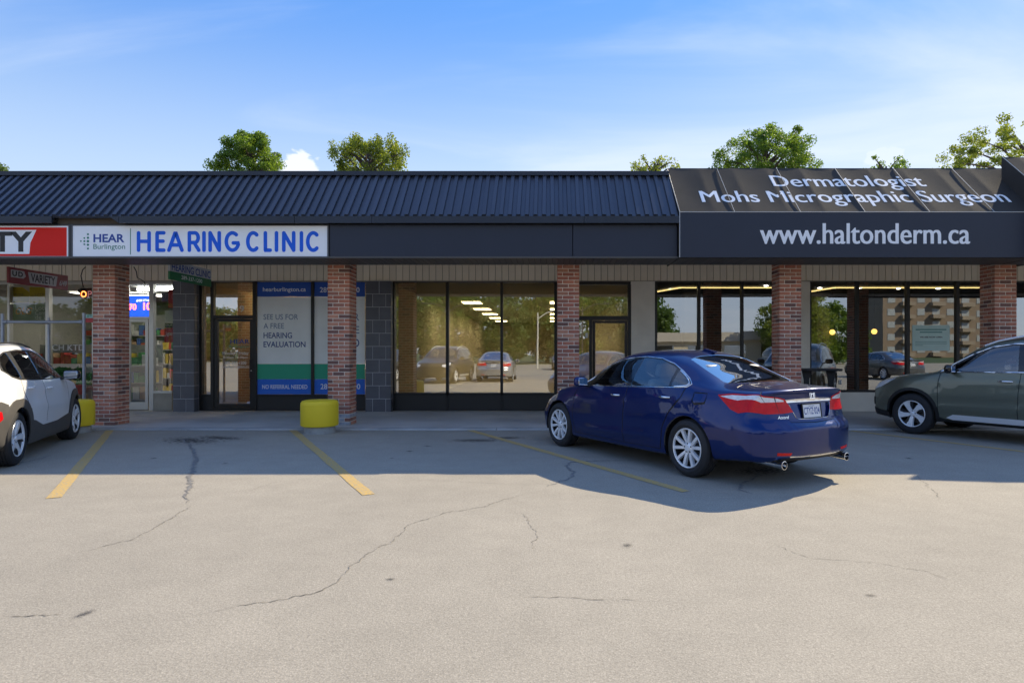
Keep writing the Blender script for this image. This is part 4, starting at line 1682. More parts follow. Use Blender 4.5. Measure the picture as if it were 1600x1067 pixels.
def wheel_mesh(style, r, w, rim_r):
    """tyre and rim meshes, axle along Y, outer face towards +Y"""
    h = w / 2
    t = MB()
    prof = [(rim_r - 0.005, h - 0.02), (rim_r + 0.012, h - 0.004), (rim_r + 0.4 * (r - rim_r), h + 0.004), (r - 0.035, h - 0.004), (r - 0.014, h - 0.018), (r - 0.002, h - 0.045)]
    for g in (0.055, 0.02):
        prof += [(r, g + 0.012), (r, g + 0.005), (r - 0.008, g + 0.004), (r - 0.008, g - 0.004), (r, g - 0.005)]
    full = prof + [(a, -b) for a, b in prof[::-1]]
    t.lathe(full, 56, axis='Y', closed=True)
    tyre = t.mesh('tyre', M_TYRE, 30)
    m = MB()
    # barrel and lip
    m.lathe([(rim_r, h - 0.012), (rim_r - 0.006, h - 0.006), (rim_r - 0.016, h - 0.01), (rim_r - 0.02, h - 0.03)], 56, axis='Y', mi=0)
    m.lathe([(rim_r - 0.02, h - 0.03), (rim_r - 0.03, h - 0.10), (rim_r - 0.03, -h + 0.02)], 40, axis='Y', mi=2)
    # brake disc and hub behind
    m.lathe([(0.0, h - 0.13), (rim_r * 0.68, h - 0.13), (rim_r * 0.68, h - 0.15), (0, h - 0.15)], 32, axis='Y', mi=3)
    m.lathe([(0.0, h - 0.16), (rim_r - 0.03, h - 0.16)], 32, axis='Y', mi=2)

    def spoke(a, r0, r1, w0, w1, y0, y1, mi, th=0.03, skew=0.0):
        c, s_ = math.cos(a), math.sin(a)
        tc_, ts_ = -s_, c
        pv = []
        for (rr, ww, yy, sk) in ((r0, w0, y0, 0), ((r0 + r1) / 2, (w0 + w1) / 2, (y0 + y1) / 2 + 0.006, skew / 2), (r1, w1, y1, skew)):
            for sg in (-1, 1):
                tt = sk + sg * ww / 2
                pv.append((rr * c + tt * tc_, yy, rr * s_ + tt * ts_))
            for sg in (-1, 1):
                tt = sk + sg * ww / 2 * 1.25
                pv.append((rr * c + tt * tc_, yy - th, rr * s_ + tt * ts_))
        fs = []
        for i in range(2):
            a0, b0 = 4 * i, 4 * i + 4
            fs += [(a0, a0 + 1, b0 + 1, b0), (a0 + 1, a0 + 3, b0 + 3, b0 + 1), (a0 + 2, a0, b0, b0 + 2), (a0 + 3, a0 + 2, b0 + 2, b0 + 3)]
        fs += [(0, 2, 3, 1), (8, 9, 11, 10)]
        m.add(pv, fs, mi)

    if style == 'ten':
        for k in range(5):
            a = 2 * math.pi * k / 5 + 0.31
            for sg in (-1, 1):
                spoke(a + sg * 0.20, 0.045, rim_r - 0.012, 0.030, 0.036, h - 0.035, h - 0.012, 0, 0.035, sg * 0.022)
        m.lathe([(0.0, h - 0.018), (0.034, h - 0.018), (0.040, h - 0.026), (0.06, h - 0.032), (0.075, h - 0.05)], 24, axis='Y', mi=0)
        for k in range(5):
            a = 2 * math.pi * k / 5 + 0.31
            m.lathe([(0.0, h - 0.026), (0.009, h - 0.026), (0.009, h - 0.05)], 8, (0.052 * math.cos(a), 0, 0.052 * math.sin(a)), axis='Y', mi=1)
    else:
        wd = 0.085 if style == 'blade' else 0.07
        for k in range(5):
            a = 2 * math.pi * k / 5 + (0.25 if style == 'blade' else 0.6)
            spoke(a, 0.04, rim_r - 0.012, 0.05, wd, h - 0.035, h - 0.012, 0, 0.03, 0.02)
            spoke(a + 0.46, 0.05, rim_r - 0.012, 0.03, 0.10, h - 0.055, h - 0.03, 1, 0.03)
            spoke(a + 0.25, 0.12, rim_r - 0.012, 0.012, 0.02, h - 0.03, h - 0.014, 0 if style == 'blade' else 1, 0.02, 0.03)
        m.lathe([(0.0, h - 0.02), (0.03, h - 0.02), (0.036, h - 0.03), (0.07, h - 0.05)], 24, axis='Y', mi=0)
        for k in range(5):
            a = 2 * math.pi * k / 5 + 0.9
            m.lathe([(0.0, h - 0.03), (0.009, h - 0.03), (0.009, h - 0.05)], 8, (0.052 * math.cos(a), 0, 0.052 * math.sin(a)), axis='Y', mi=1)
    rim = m.mesh('rim', [M_ALLOY, M_DARKRIM, M_BLACK, M_DISC], 35)
    return tyre, rim

M_TYRE = mat('tyre rubber', (0.022, 0.022, 0.024), 0.75, var=0.2, vscale=12, bump=0.15, bscale=90)
M_ALLOY = mat('alloy', (0.88, 0.89, 0.90), 0.32, metal=0.25)
M_DARKRIM = mat('dark rim', (0.02, 0.02, 0.022), 0.3)
M_DISC = mat('brake disc', (0.25, 0.25, 0.26), 0.4, metal=0.9)
M_BLACK = mat('black plastic', (0.012, 0.012, 0.013), 0.55)
M_GLOSSBLK = mat('gloss black', (0.008, 0.008, 0.01), 0.08, coat=0.5)
M_TRIM = mat('grey cladding', (0.085, 0.078, 0.070), 0.55, var=0.08, bump=0.1, bscale=200)
M_CHROME = mat('chrome', (0.8, 0.81, 0.83), 0.09, metal=1.0)
M_CLOTH = mat('pale seat leather', (0.42, 0.42, 0.42), 0.6)
M_CLOTHD = mat('dark seat cloth', (0.05, 0.05, 0.055), 0.8)
M_CARGLASS = glass_mat('car glass', (0.66, 0.72, 0.72), 0.16)
M_CARGLASSD = glass_mat('privacy glass', (0.10, 0.11, 0.12), 0.14)
M_RED = mat('red lens', (0.62, 0.005, 0.007), 0.25, coat=0.12, spec=.25, var=0.15, vscale=18)
M_CLEARLENS = mat('clear lens', (0.75, 0.76, 0.78), 0.12, coat=1.0, var=0.2, vscale=22)
M_PLATE = mat('plate white', (0.72, 0.74, 0.76), 0.4)
M_PLATEBLUE = mat('plate blue', (0.03, 0.07, 0.28), 0.5)
M_MIRROR = mat('mirror glass', (0.85, 0.85, 0.87), 0.02, metal=1.0)

def paint(name, col, metal=0.35, rough=0.32):
    return mat(name, col, rough, metal=metal, coat=0.75, coat_rough=0.015, spec=0.25)

def add_wheels(car, meshes, xs, hw, r, w, body_off=0.02):
    tyre, rim = meshes
    for xa in xs:
        for sg in (1, -1):
            wh = part_empty('wheel', car)
            wh.location = (xa, sg * (hw - w / 2 - body_off), r)
            wh.rotation_euler = (0, random.uniform(0, 1.2), 0 if sg > 0 else math.pi)
            link('tyre', tyre, wh)
            link('rim', rim, wh)

def wells(car, xs, hw, r, name='wheel_well'):
    for xa in xs:
        for sg in (1, -1):
            b = MB()
            n = 14
            rr = r + 0.055
            pr = [(xa + rr * math.cos(a), r + rr * math.sin(a)) for a in [-0.25 + (math.pi + 0.5) * i / n for i in range(n + 1)]]
            y0, y1 = sg * (hw - 0.045), sg * (hw - 0.36)
            vs = [(p[0], y0, p[1]) for p in pr] + [(p[0], y1, p[1]) for p in pr]
            b.add(vs, [(i, i + 1, n + 2 + i, n + 1 + i) for i in range(n)] + [tuple(range(n + 1, 2 * n + 2))])
            b.build(name, M_BLACK, car)

def seat(car, x, y, w, m, rear=False):
    b = MB()
    b.rbox(-0.26, 0.26, -w / 2, w / 2, -0.08, 0.08, 0.06, 3, M=Matrix.Translation((x, y, 0.50)) @ Matrix.Rotation(R(8), 4, 'Y'))
    b.rbox(-0.07, 0.07, -w / 2, w / 2, 0.0, 0.60, 0.06, 3, M=Matrix.Translation((x + 0.24, y, 0.52)) @ Matrix.Rotation(R(18), 4, 'Y'))
    for hy in ([0] if not rear else [-w / 4 - 0.05, w / 4 + 0.05]):
        b.rbox(-0.05, 0.05, -0.13, 0.13, 0.62, 0.80, 0.045, 3, M=Matrix.Translation((x + 0.24, y + hy, 0.52)) @ Matrix.Rotation(R(15), 4, 'Y'))
    return b.build('seat', m, car, 40)

def outline_trim(sk, name, pts, r, m, parent, side, off=0.002, closed=False, step=0.04):
    """a bright moulding that follows an outline on the skin"""
    d = sk.poly(pts, step, closed)
    S = np.array([p[0] for p in d]); U = np.array([p[1] / US for p in d])
    P = sk.P(S, U)
    e = 1e-3
    n = np.cross(sk.P(S + e, U) - P, sk.P(S, np.clip(U + e, 0, 9)) - P)
    n /= np.linalg.norm(n, axis=1, keepdims=True) + 1e-12
    cen = np.stack([P[:, 0], 0 * P[:, 0], np.full(len(P), 0.6)], -1)
    n *= np.sign(((P - cen) * n).sum(1))[:, None]
    Q = (P + n * off) * [1, side, 1]
    b = MB()
    b.tube([tuple(q) for q in Q], r, 6, closed=closed)
    return b.build(name, m, parent, 60)
def S_(x, z): return ('s', x, z)
def R_(y, z): return ('r', y, z)
def F_(y, z): return ('f', y, z)
def T_(x, y): return ('t', x, y)

def mirror_part(car, x, y, z, m, side, ln=0.20, parent=None):
    """door mirror: shell, glass and foot"""
    b = MB()
    b.rbox(-0.055, 0.06, -ln / 2, ln / 2, -0.07, 0.075, 0.05, 4, M=Matrix.Translation((x, side * (y + 0.11), z)) @ Matrix.Rotation(side * R(-8), 4, 'Z'))
    o = b.build('mirror', m, car, 50)
    g = MB()
    g.rbox(0.056, 0.066, -ln / 2 + 0.02, ln / 2 - 0.02, -0.05, 0.055, 0.004, 1, M=Matrix.Translation((x, side * (y + 0.11), z)) @ Matrix.Rotation(side * R(-8), 4, 'Z'))
    g.build('mirror_glass', M_MIRROR, o, 40)
    f = MB()
    f.prism([(x - 0.05, side * (y - 0.04), z - 0.085), (x + 0.06, side * (y - 0.04), z - 0.085), (x + 0.04, side * (y + 0.06), z - 0.03), (x - 0.04, side * (y + 0.06), z - 0.03)], (0, 0, 0.035))
    f.build('mirror_foot', M_BLACK, o, 40)
    return o

def handle(sk, door, x0, x1, z, side, m):
    b = MB()
    n = 7
    pts, rad = [], []
    for i in range(n):
        t = i / (n - 1)
        x = x0 + (x1 - x0) * t
        S, U = sk.inv('s', x, z)
        P = sk.P([S], [U / US])[0]
        pts.append((P[0], side * (P[1] + 0.006 + 0.030 * math.sin(math.pi * t) ** 0.5), P[2]))
        rad.append(0.012 + 0.004 * math.sin(math.pi * t))
    b.tube(pts, rad, 8)
    return b.build('handle', m, door, 60)

def rear_frame(sk, y, z):
    S, U = sk.inv('r', abs(y), z)
    P = sk.P([S], [U / US])[0]
    return P

def build_sedan(name, label, group=None):
    body_m = paint('blue car paint', (0.001, 0.016, 0.120), 0.5, 0.28)
    L = 4.86
    K = dict(
        zt=[(0, .68), (.15, .76), (.5, .87), (1.0, .955), (1.33, .995), (1.5, 1.06), (2.05, 1.385), (2.35, 1.46), (2.75, 1.485), (3.1, 1.468), (3.4, 1.405), (3.8, 1.235), (4.12, 1.105), (4.3, 1.082), (4.6, 1.070), (4.8, 1.060), (4.86, 1.05)],
        ze=[(0, .64), (.15, .72), (.5, .83), (1.0, .92), (1.33, .96), (1.5, 1.01), (2.05, 1.325), (2.35, 1.395), (2.75, 1.418), (3.1, 1.398), (3.4, 1.335), (3.8, 1.185), (4.12, 1.075), (4.3, 1.05), (4.6, 1.032), (4.8, 1.02), (4.86, 1.01)],
        we=[(0, .52), (.5, .62), (1.0, .68), (1.4, .70), (2.05, .60), (2.75, .575), (3.3, .58), (3.8, .61), (4.12, .65), (4.6, .655), (4.86, .63)],
        zs=[(0, .58), (.3, .71), (.98, .865), (1.4, .925), (2.0, .95), (3.0, .985), (3.7, 1.005), (4.3, .985), (4.86, .935)],
        ws=[(0, .62), (.3, .77), (1.0, .845), (1.4, .862), (2.0, .872), (3.0, .872), (3.7, .855), (4.3, .815), (4.86, .745)],
        hw=[(0, .80), (.35, .885), (1.0, .915), (2.0, .92), (3.0, .922), (3.9, .918), (4.4, .90), (4.86, .865)],
        zb=[(0, .20), (.6, .19), (1.5, .19), (3.0, .19), (3.8, .22), (4.3, .25), (4.86, .29)],
        bul=[(0, .02), (1.3, .02), (1.8, .03), (3.3, .03), (4.2, .015), (4.86, .02)])
    rear = [(.2, -.16), (.29, -.06), (.36, -.01), (.48, 0), (.60, 0), (.650, -.006), (.672, -.040), (.70, -.066), (.80, -.090), (.93, -.118), (.985, -.112), (1.02, -.078), (1.045, -.066), (1.06, -.075)]
    front = [(.18, .12), (.3, .03), (.45, 0), (.6, .02), (.7, .08), (.8, .2)]
    cre = [([(1.3, .79), (2.0, .80), (3.0, .84), (3.9, .885), (4.4, .90)], 0.016, 0.024),
           ([(1.5, .36), (2.4, .38), (3.3, .44)], 0.022, 0.035)]
    sk = Skin(L, K, rear, front, rearR=0.42, frontR=0.55, crease=cre, zc=0.50)
    xf, xr, wr = 0.98, 3.755, 0.335
    dlo = [(1.50, .972), (1.72, 1.115), (2.0, 1.265), (2.25, 1.345), (2.5, 1.378), (2.75, 1.388), (3.05, 1.368), (3.3, 1.305), (3.5, 1.22), (3.66, 1.135), (3.745, 1.075), (3.70, 1.040), (3.5, 1.026), (3.0, 1.012), (2.3, .988), (1.8, .974)]
    inner = lambda a, b: None
    # window panes inside the outline
    w_front = [(1.58, .988), (1.76, 1.105), (2.02, 1.250), (2.26, 1.328), (2.50, 1.362), (2.575, 1.365), (2.60, 1.008), (2.2, .998), (1.8, .988)]
    w_rear = [(2.70, 1.370), (2.78, 1.371), (3.04, 1.352), (3.27, 1.293), (3.385, 1.248), (3.40, 1.037), (3.0, 1.024), (2.69, 1.014)]
    w_quart = [(3.43, 1.225), (3.50, 1.196), (3.63, 1.124), (3.70, 1.080), (3.675, 1.056), (3.5, 1.040), (3.435, 1.037)]
    P = sk.poly
    reg = [('hole', arch(sk, xf, wr, .378)), ('hole', arch(sk, xr, wr, .378))]
    seams = [
        [S_(1.50, .96), S_(1.40, .80), S_(1.395, .45), S_(1.45, .27)],
        [S_(2.635, 1.0), S_(2.60, .8), S_(2.585, .5), S_(2.59, .27)],
        [S_(3.69, 1.03), S_(3.63, .90), S_(3.47, .74), S_(3.36, .55), S_(3.33, .40), S_(3.30, .27)],
        [S_(1.45, .27), S_(2.3, .262), S_(3.30, .27)],
        [S_(3.84, .985), S_(4.03, .982), S_(4.02, .875), S_(3.87, .855), S_(3.835, .90), S_(3.84, .985)],
        [T_(4.20, .0), T_(4.20, .45), T_(4.25, .60), T_(4.4, .665), T_(4.66, .635)],
        [R_(.545, .985), R_(.53, .93)],
        [R_(.44, .795), R_(.40, .735), R_(.365, .70), R_(0, .685)],
        [S_(.35, .62), S_(.60, .58)],
        [T_(.22, 0), T_(.25, .5), T_(.6, .66), T_(1.25, .735)],
    ]
    for q in seams:
        reg.append(('gap', sk.seam(q, 0.012)))
    reg += [
        ('tail_divide', sk.seam([R_(.535, .965), R_(.50, .80)], 0.010)),
        ('tail_clear', P([S_(4.205, .962), S_(4.34, .978), S_(4.5, .978), R_(.66, .972), R_(.50, .955), R_(.425, .935), R_(.42, .918), R_(.55, .916), R_(.68, .914), S_(4.42, .926), S_(4.30, .944)])),
        ('tail_red', P([S_(4.17, .975), S_(4.34, .995), S_(4.5, .992), R_(.66, .985), R_(.50, .967), R_(.405, .945), R_(.36, .88), R_(.315, .805), R_(.45, .795), R_(.66, .792), S_(4.46, .795), S_(4.36, .83), S_(4.24, .92)])),
        ('chrome_bar', P([R_(0, .945), R_(.25, .942), R_(.405, .935), R_(.385, .905), R_(.25, .908), R_(0, .910)])),
        ('plate_recess', P([R_(0, .898), R_(.25, .896), R_(.355, .888), R_(.33, .83), R_(.285, .745), R_(.25, .728), R_(0, .722)])),
        ('reflector', P([R_(.42, .385), R_(.60, .395), R_(.60, .365), R_(.44, .358)])),
        ('low_chrome', P([R_(0, .338), R_(.3, .342), R_(.44, .350), R_(.44, .338), R_(.3, .330), R_(0, .326)])),
        ('valance', P([R_(0, .322), R_(.3, .326), R_(.46, .332), R_(.60, .318), R_(.62, .20), R_(0, .20)])),
        ('headlight', P([F_(.44, .70), F_(.60, .70), S_(.45, .74), S_(.62, .765), S_(.50, .66), S_(.35, .62), F_(.58, .62), F_(.44, .63)])),
        ('grille', P([F_(0, .66), F_(.36, .67), F_(.42, .60), F_(.3, .53), F_(0, .52)])),
        ('pane_front', P([S_(*p) for p in w_front])), ('pane_rear', P([S_(*p) for p in w_rear])), ('pane_quarter', P([S_(*p) for p in w_quart])),
        ('pillar_black', P([S_(*p) for p in dlo])),
        ('windshield', P([T_(1.47, 0), T_(1.49, .4), T_(1.54, .60), T_(1.62, .62), T_(2.08, .515), T_(2.14, .3), T_(2.16, 0)])),
        ('backlight', P([T_(3.37, 0), T_(3.38, .3), T_(3.42, .50), T_(3.5, .515), T_(4.02, .575), T_(4.09, .55), T_(4.13, .3), T_(4.14, 0)])),
        ('door_front', P([S_(1.50, .965), S_(1.405, .80), S_(1.40, .45), S_(1.45, .275), S_(2.59, .275), S_(2.585, .5), S_(2.60, .8), S_(2.635, .995), S_(2.2, .975)])),
        ('door_rear', P([S_(2.645, .998), S_(2.61, .8), S_(2.595, .5), S_(2.60, .275), S_(3.29, .275), S_(3.32, .40), S_(3.35, .55), S_(3.46, .74), S_(3.62, .90), S_(3.67, 1.02), S_(3.0, 1.0)])),
    ]
    sk.cut(reg, 0.055, 0.16)
    car = thing(name, label, 'car', group=group)
    sk.part('body', ['body'], body_m, car)
    sk.part('panel_gap', ['gap'], M_BLACK, car, -0.008)
    sk.part('windshield', 'windshield', M_CARGLASS, car, -0.003)
    sk.part('rear_window', 'backlight', glass_mat('rear window glass', (0.66, 0.72, 0.68), 0.68), car, -0.003)
    for side in (-1, 1):
        df = sk.part('door', 'door_front', body_m, car, 0.0005, side, False)
        dr = sk.part('door', 'door_rear', body_m, car, 0.0005, side, False)
        sk.part('window_pane', 'pane_front', M_CARGLASS, df, -0.004, side)
        sk.part('window_pane', 'pane_rear', M_CARGLASS, dr, -0.004, side)
        sk.part('quarter_window', 'pane_quarter', M_CARGLASS, car, -0.004, side)
        sk.part('pillar_trim', 'pillar_black', M_GLOSSBLK, car, -0.001, side, False)
        handle(sk, df, 2.31, 2.50, .875, side, M_CHROME)
        handle(sk, dr, 3.28, 3.47, .905, side, M_CHROME)
        tr = sk.part('tail_light', 'tail_red', M_RED, car, 0.006, side)
        sk.part('clear_lens', 'tail_clear', M_CLEARLENS, tr, 0.008, side)
        sk.part('lens_divide', 'tail_divide', M_BLACK, tr, 0.004, side)
        sk.part('headlight', 'headlight', M_CLEARLENS, car, 0.004, side)
        sk.part('reflector', 'reflector', M_RED, car, 0.003, side)
        top = [S_(*p) for p in dlo]
        outline_trim(sk, 'window_moulding', top, 0.008, M_CHROME, car, side, 0.0, closed=True)
        kink = [S_(3.46, 1.222), S_(3.5, 1.205), S_(3.645, 1.125), S_(3.71, 1.075), S_(3.68, 1.05), S_(3.5, 1.034)]
        outline_trim(sk, 'window_moulding', kink, 0.013, M_CHROME, car, side, 0.0)
        mirror_part(car, 1.72, .89, 1.025, body_m, side, 0.21)
        # exhaust
        e = MB()
        e.lathe([(0.030, -0.22), (0.034, 0.0), (0.044, 0.16), (0.046, 0.165), (0.040, 0.166), (0.038, 0.05), (0.0, 0.04)], 24, (4.66, side * .54, .265), axis='X')
        e.build('exhaust_tip', M_CHROME, car, 50)
    sk.part('trim_bar', 'chrome_bar', M_CHROME, car, 0.008)
    sk.part('plate_recess', 'plate_recess', body_m, car, -0.022)
    sk.part('bumper_strip', 'low_chrome', M_CHROME, car, 0.006)
    sk.part('valance', 'valance', M_BLACK, car, -0.004)
    sk.part('grille', 'grille', M_BLACK, car, -0.01)
    outline_trim(sk, 'recess_moulding', [R_(.35, .888), R_(.33, .83), R_(.283, .745), R_(.25, .730), R_(0, .722)], 0.003, M_CHROME, car, -1)
    outline_trim(sk, 'recess_moulding', [R_(.35, .888), R_(.33, .83), R_(.283, .745), R_(.25, .730), R_(0, .722)], 0.003, M_CHROME, car, 1)
    # number plate
    px = float(rear_frame(sk, 0, .80)[0]) - 0.012
    tilt = Matrix.Translation((px, 0, .805)) @ Matrix.Rotation(R(-8), 4, 'Y')
    b = MB()
    b.rbox(-0.004, 0.004, -.155, .155, -.078, .078, 0.003, 1, M=tilt, mi=0)
    pf = b.build('number_plate', M_PLATE, car)
    fr = MB()
    for (y0, y1, z0, z1) in ((-.165, .165, .072, .086), (-.165, .165, -.088, -.07), (-.165, -.150, -.07, .072), (.150, .165, -.07, .072)):
        fr.rbox(-0.006, 0.010, y0, y1, z0, z1, 0.002, 1, M=tilt)
    fr.build('plate_frame', M_BLACK, pf)
    tx = MB()
    put_text(tx, 'CTYZ\u00b7024', (-.135, .135, -.036, .040), tilt @ Vector((0.0048, 0, 0)), tilt.to_3x3() @ Vector((0, 1, 0)), tilt.to_3x3() @ Vector((0, 0, 1)), bold=0.012)
    put_text(tx, 'ONTARIO', (-.05, .05, .050, .062), tilt @ Vector((0.0048, 0, 0)), tilt.to_3x3() @ Vector((0, 1, 0)), tilt.to_3x3() @ Vector((0, 0, 1)))
    tx.build('plate_lettering', M_PLATEBLUE, pf)
    # emblem and scripts
    em = MB()
    q = rear_frame(sk, 0.02, 1.0)
    o = Vector((q[0] + 0.006, 0, .995))
    rt, up = Vector((0, 1, 0)), Vector((-0.10, 0, 1)).normalized()
    ring = [(-.046, .050), (.046, .050), (.038, -.050), (-.038, -.050), (-.046, .050)]
    ribbon(em, ring, .008, o, rt, up, 0.0)
    ribbon(em, [(-.026, .034), (-.017, -.034)], .012, o, rt, up, 0.0008)
    ribbon(em, [(.026, .034), (.017, -.034)], .012, o, rt, up, 0.0008)
    ribbon(em, [(-.018, -.004), (.018, -.004)], .010, o, rt, up, 0.0014)
    em.build('emblem', M_CHROME, car)
    sc = MB()
    for (txt, yc, zc_, wd, ht) in (('Accord', -.46, .755, .15, .034), ('V6', .46, .770, .045, .024), ('TOURING', .47, .738, .11, .018)):
        q0, q1 = rear_frame(sk, abs(yc) - wd / 2, zc_), rear_frame(sk, abs(yc) + wd / 2, zc_)
        sg = 1 if yc > 0 else -1
        a, b_ = (Vector(q0), Vector(q1)) if sg > 0 else (Vector((q1[0], -q1[1], q1[2])), Vector((q0[0], -q0[1], q0[2])))
        rt = (b_ - a).normalized()
        upv = (Vector((-0.2, 0, 1)) - rt * Vector((-0.2, 0, 1)).dot(rt)).normalized()
        put_text(sc, txt, (0, wd, -ht / 2, ht / 2), (a + rt.cross(upv) * 0.008), rt, upv, bold=0.02, shear=0.25 if txt == 'Accord' else 0)
    sc.build('script_badge', M_CHROME, car)
    # aerial fin, spoiler lip
    fn = MB()
    fn.prism([(3.13, -.02, 1.462), (3.30, -.03, 1.425), (3.30, .03, 1.425), (3.13, .02, 1.462)], (0.05, 0, .035))
    fn.build('roof_fin', body_m, car, 40)
    add_wheels(car, wheel_mesh('ten', wr, .225, .232), (xf, xr), .92, wr, .225, 0.012)
    wells(car, (xf, xr), .92, wr)
    cabin(sk, car, 1.45, 4.05, M_CLOTH, [(2.35, 3.2)], 0.98)
    return car, sk

def cabin(sk, car, x0, x1, cloth, rows, belt):
    """seats, dash, wheel and the dark inner lining of the shell"""
    for xa, xb in rows:
        seat(car, xa, -.36, .48, cloth)
        seat(car, xa, .36, .48, cloth)
        seat(car, xb, 0, 1.2, cloth, True)
    d = MB()
    d.rbox(x0 + .12, x0 + .52, -.70, .70, .62, belt - .02, 0.07, 3)
    d.build('dashboard', M_CLOTHD, car, 40)
    s = MB()
    ang = [2 * math.pi * k / 24 for k in range(24)]
    M = Matrix.Translation((x0 + .66, -.36, belt - .06)) @ Matrix.Rotation(R(25), 4, 'Y')
    s.tube([M @ Vector((0, .185 * math.cos(a), .185 * math.sin(a))) for a in ang], .016, 8, closed=True)
    s.tube([M @ Vector((0, -.17, 0)), M @ Vector((-.02, 0, 0)), M @ Vector((0, .17, 0))], .02, 6)
    s.tube([M @ Vector((-.02, 0, 0)), M @ Vector((-.25, 0, 0))], .03, 8)
    s.build('steering_wheel', M_BLACK, car, 50)
    v, f, n = sk.grab(['body', 'door_front', 'door_rear', 'pillar_black', 'gap', 'clad'], 0.0, 0, False, (x0 - .1, x1))
    z = v[:, 2]
    v = v - n * 0.018
    me = bpy.data.meshes.new('inner_lining')
    keep = [t for t in f if min(z[list(t)]) > 0.30]
    me.from_pydata(v.tolist(), [], [t[::-1] for t in keep])
    me.materials.append(M_CLOTHD if cloth is M_CLOTHD else mat('headliner', (0.22, 0.22, 0.22), 0.85))
    me.update()
    link('inner_lining', me, car)
    p = MB()
    p.box(x1 - .55, x1 + .05, -.62, .62, belt - .05, belt - .02)
    p.build('parcel_shelf', mat('headliner', (0.22, 0.22, 0.22), 0.85) if cloth is not M_CLOTHD else M_CLOTHD, car)

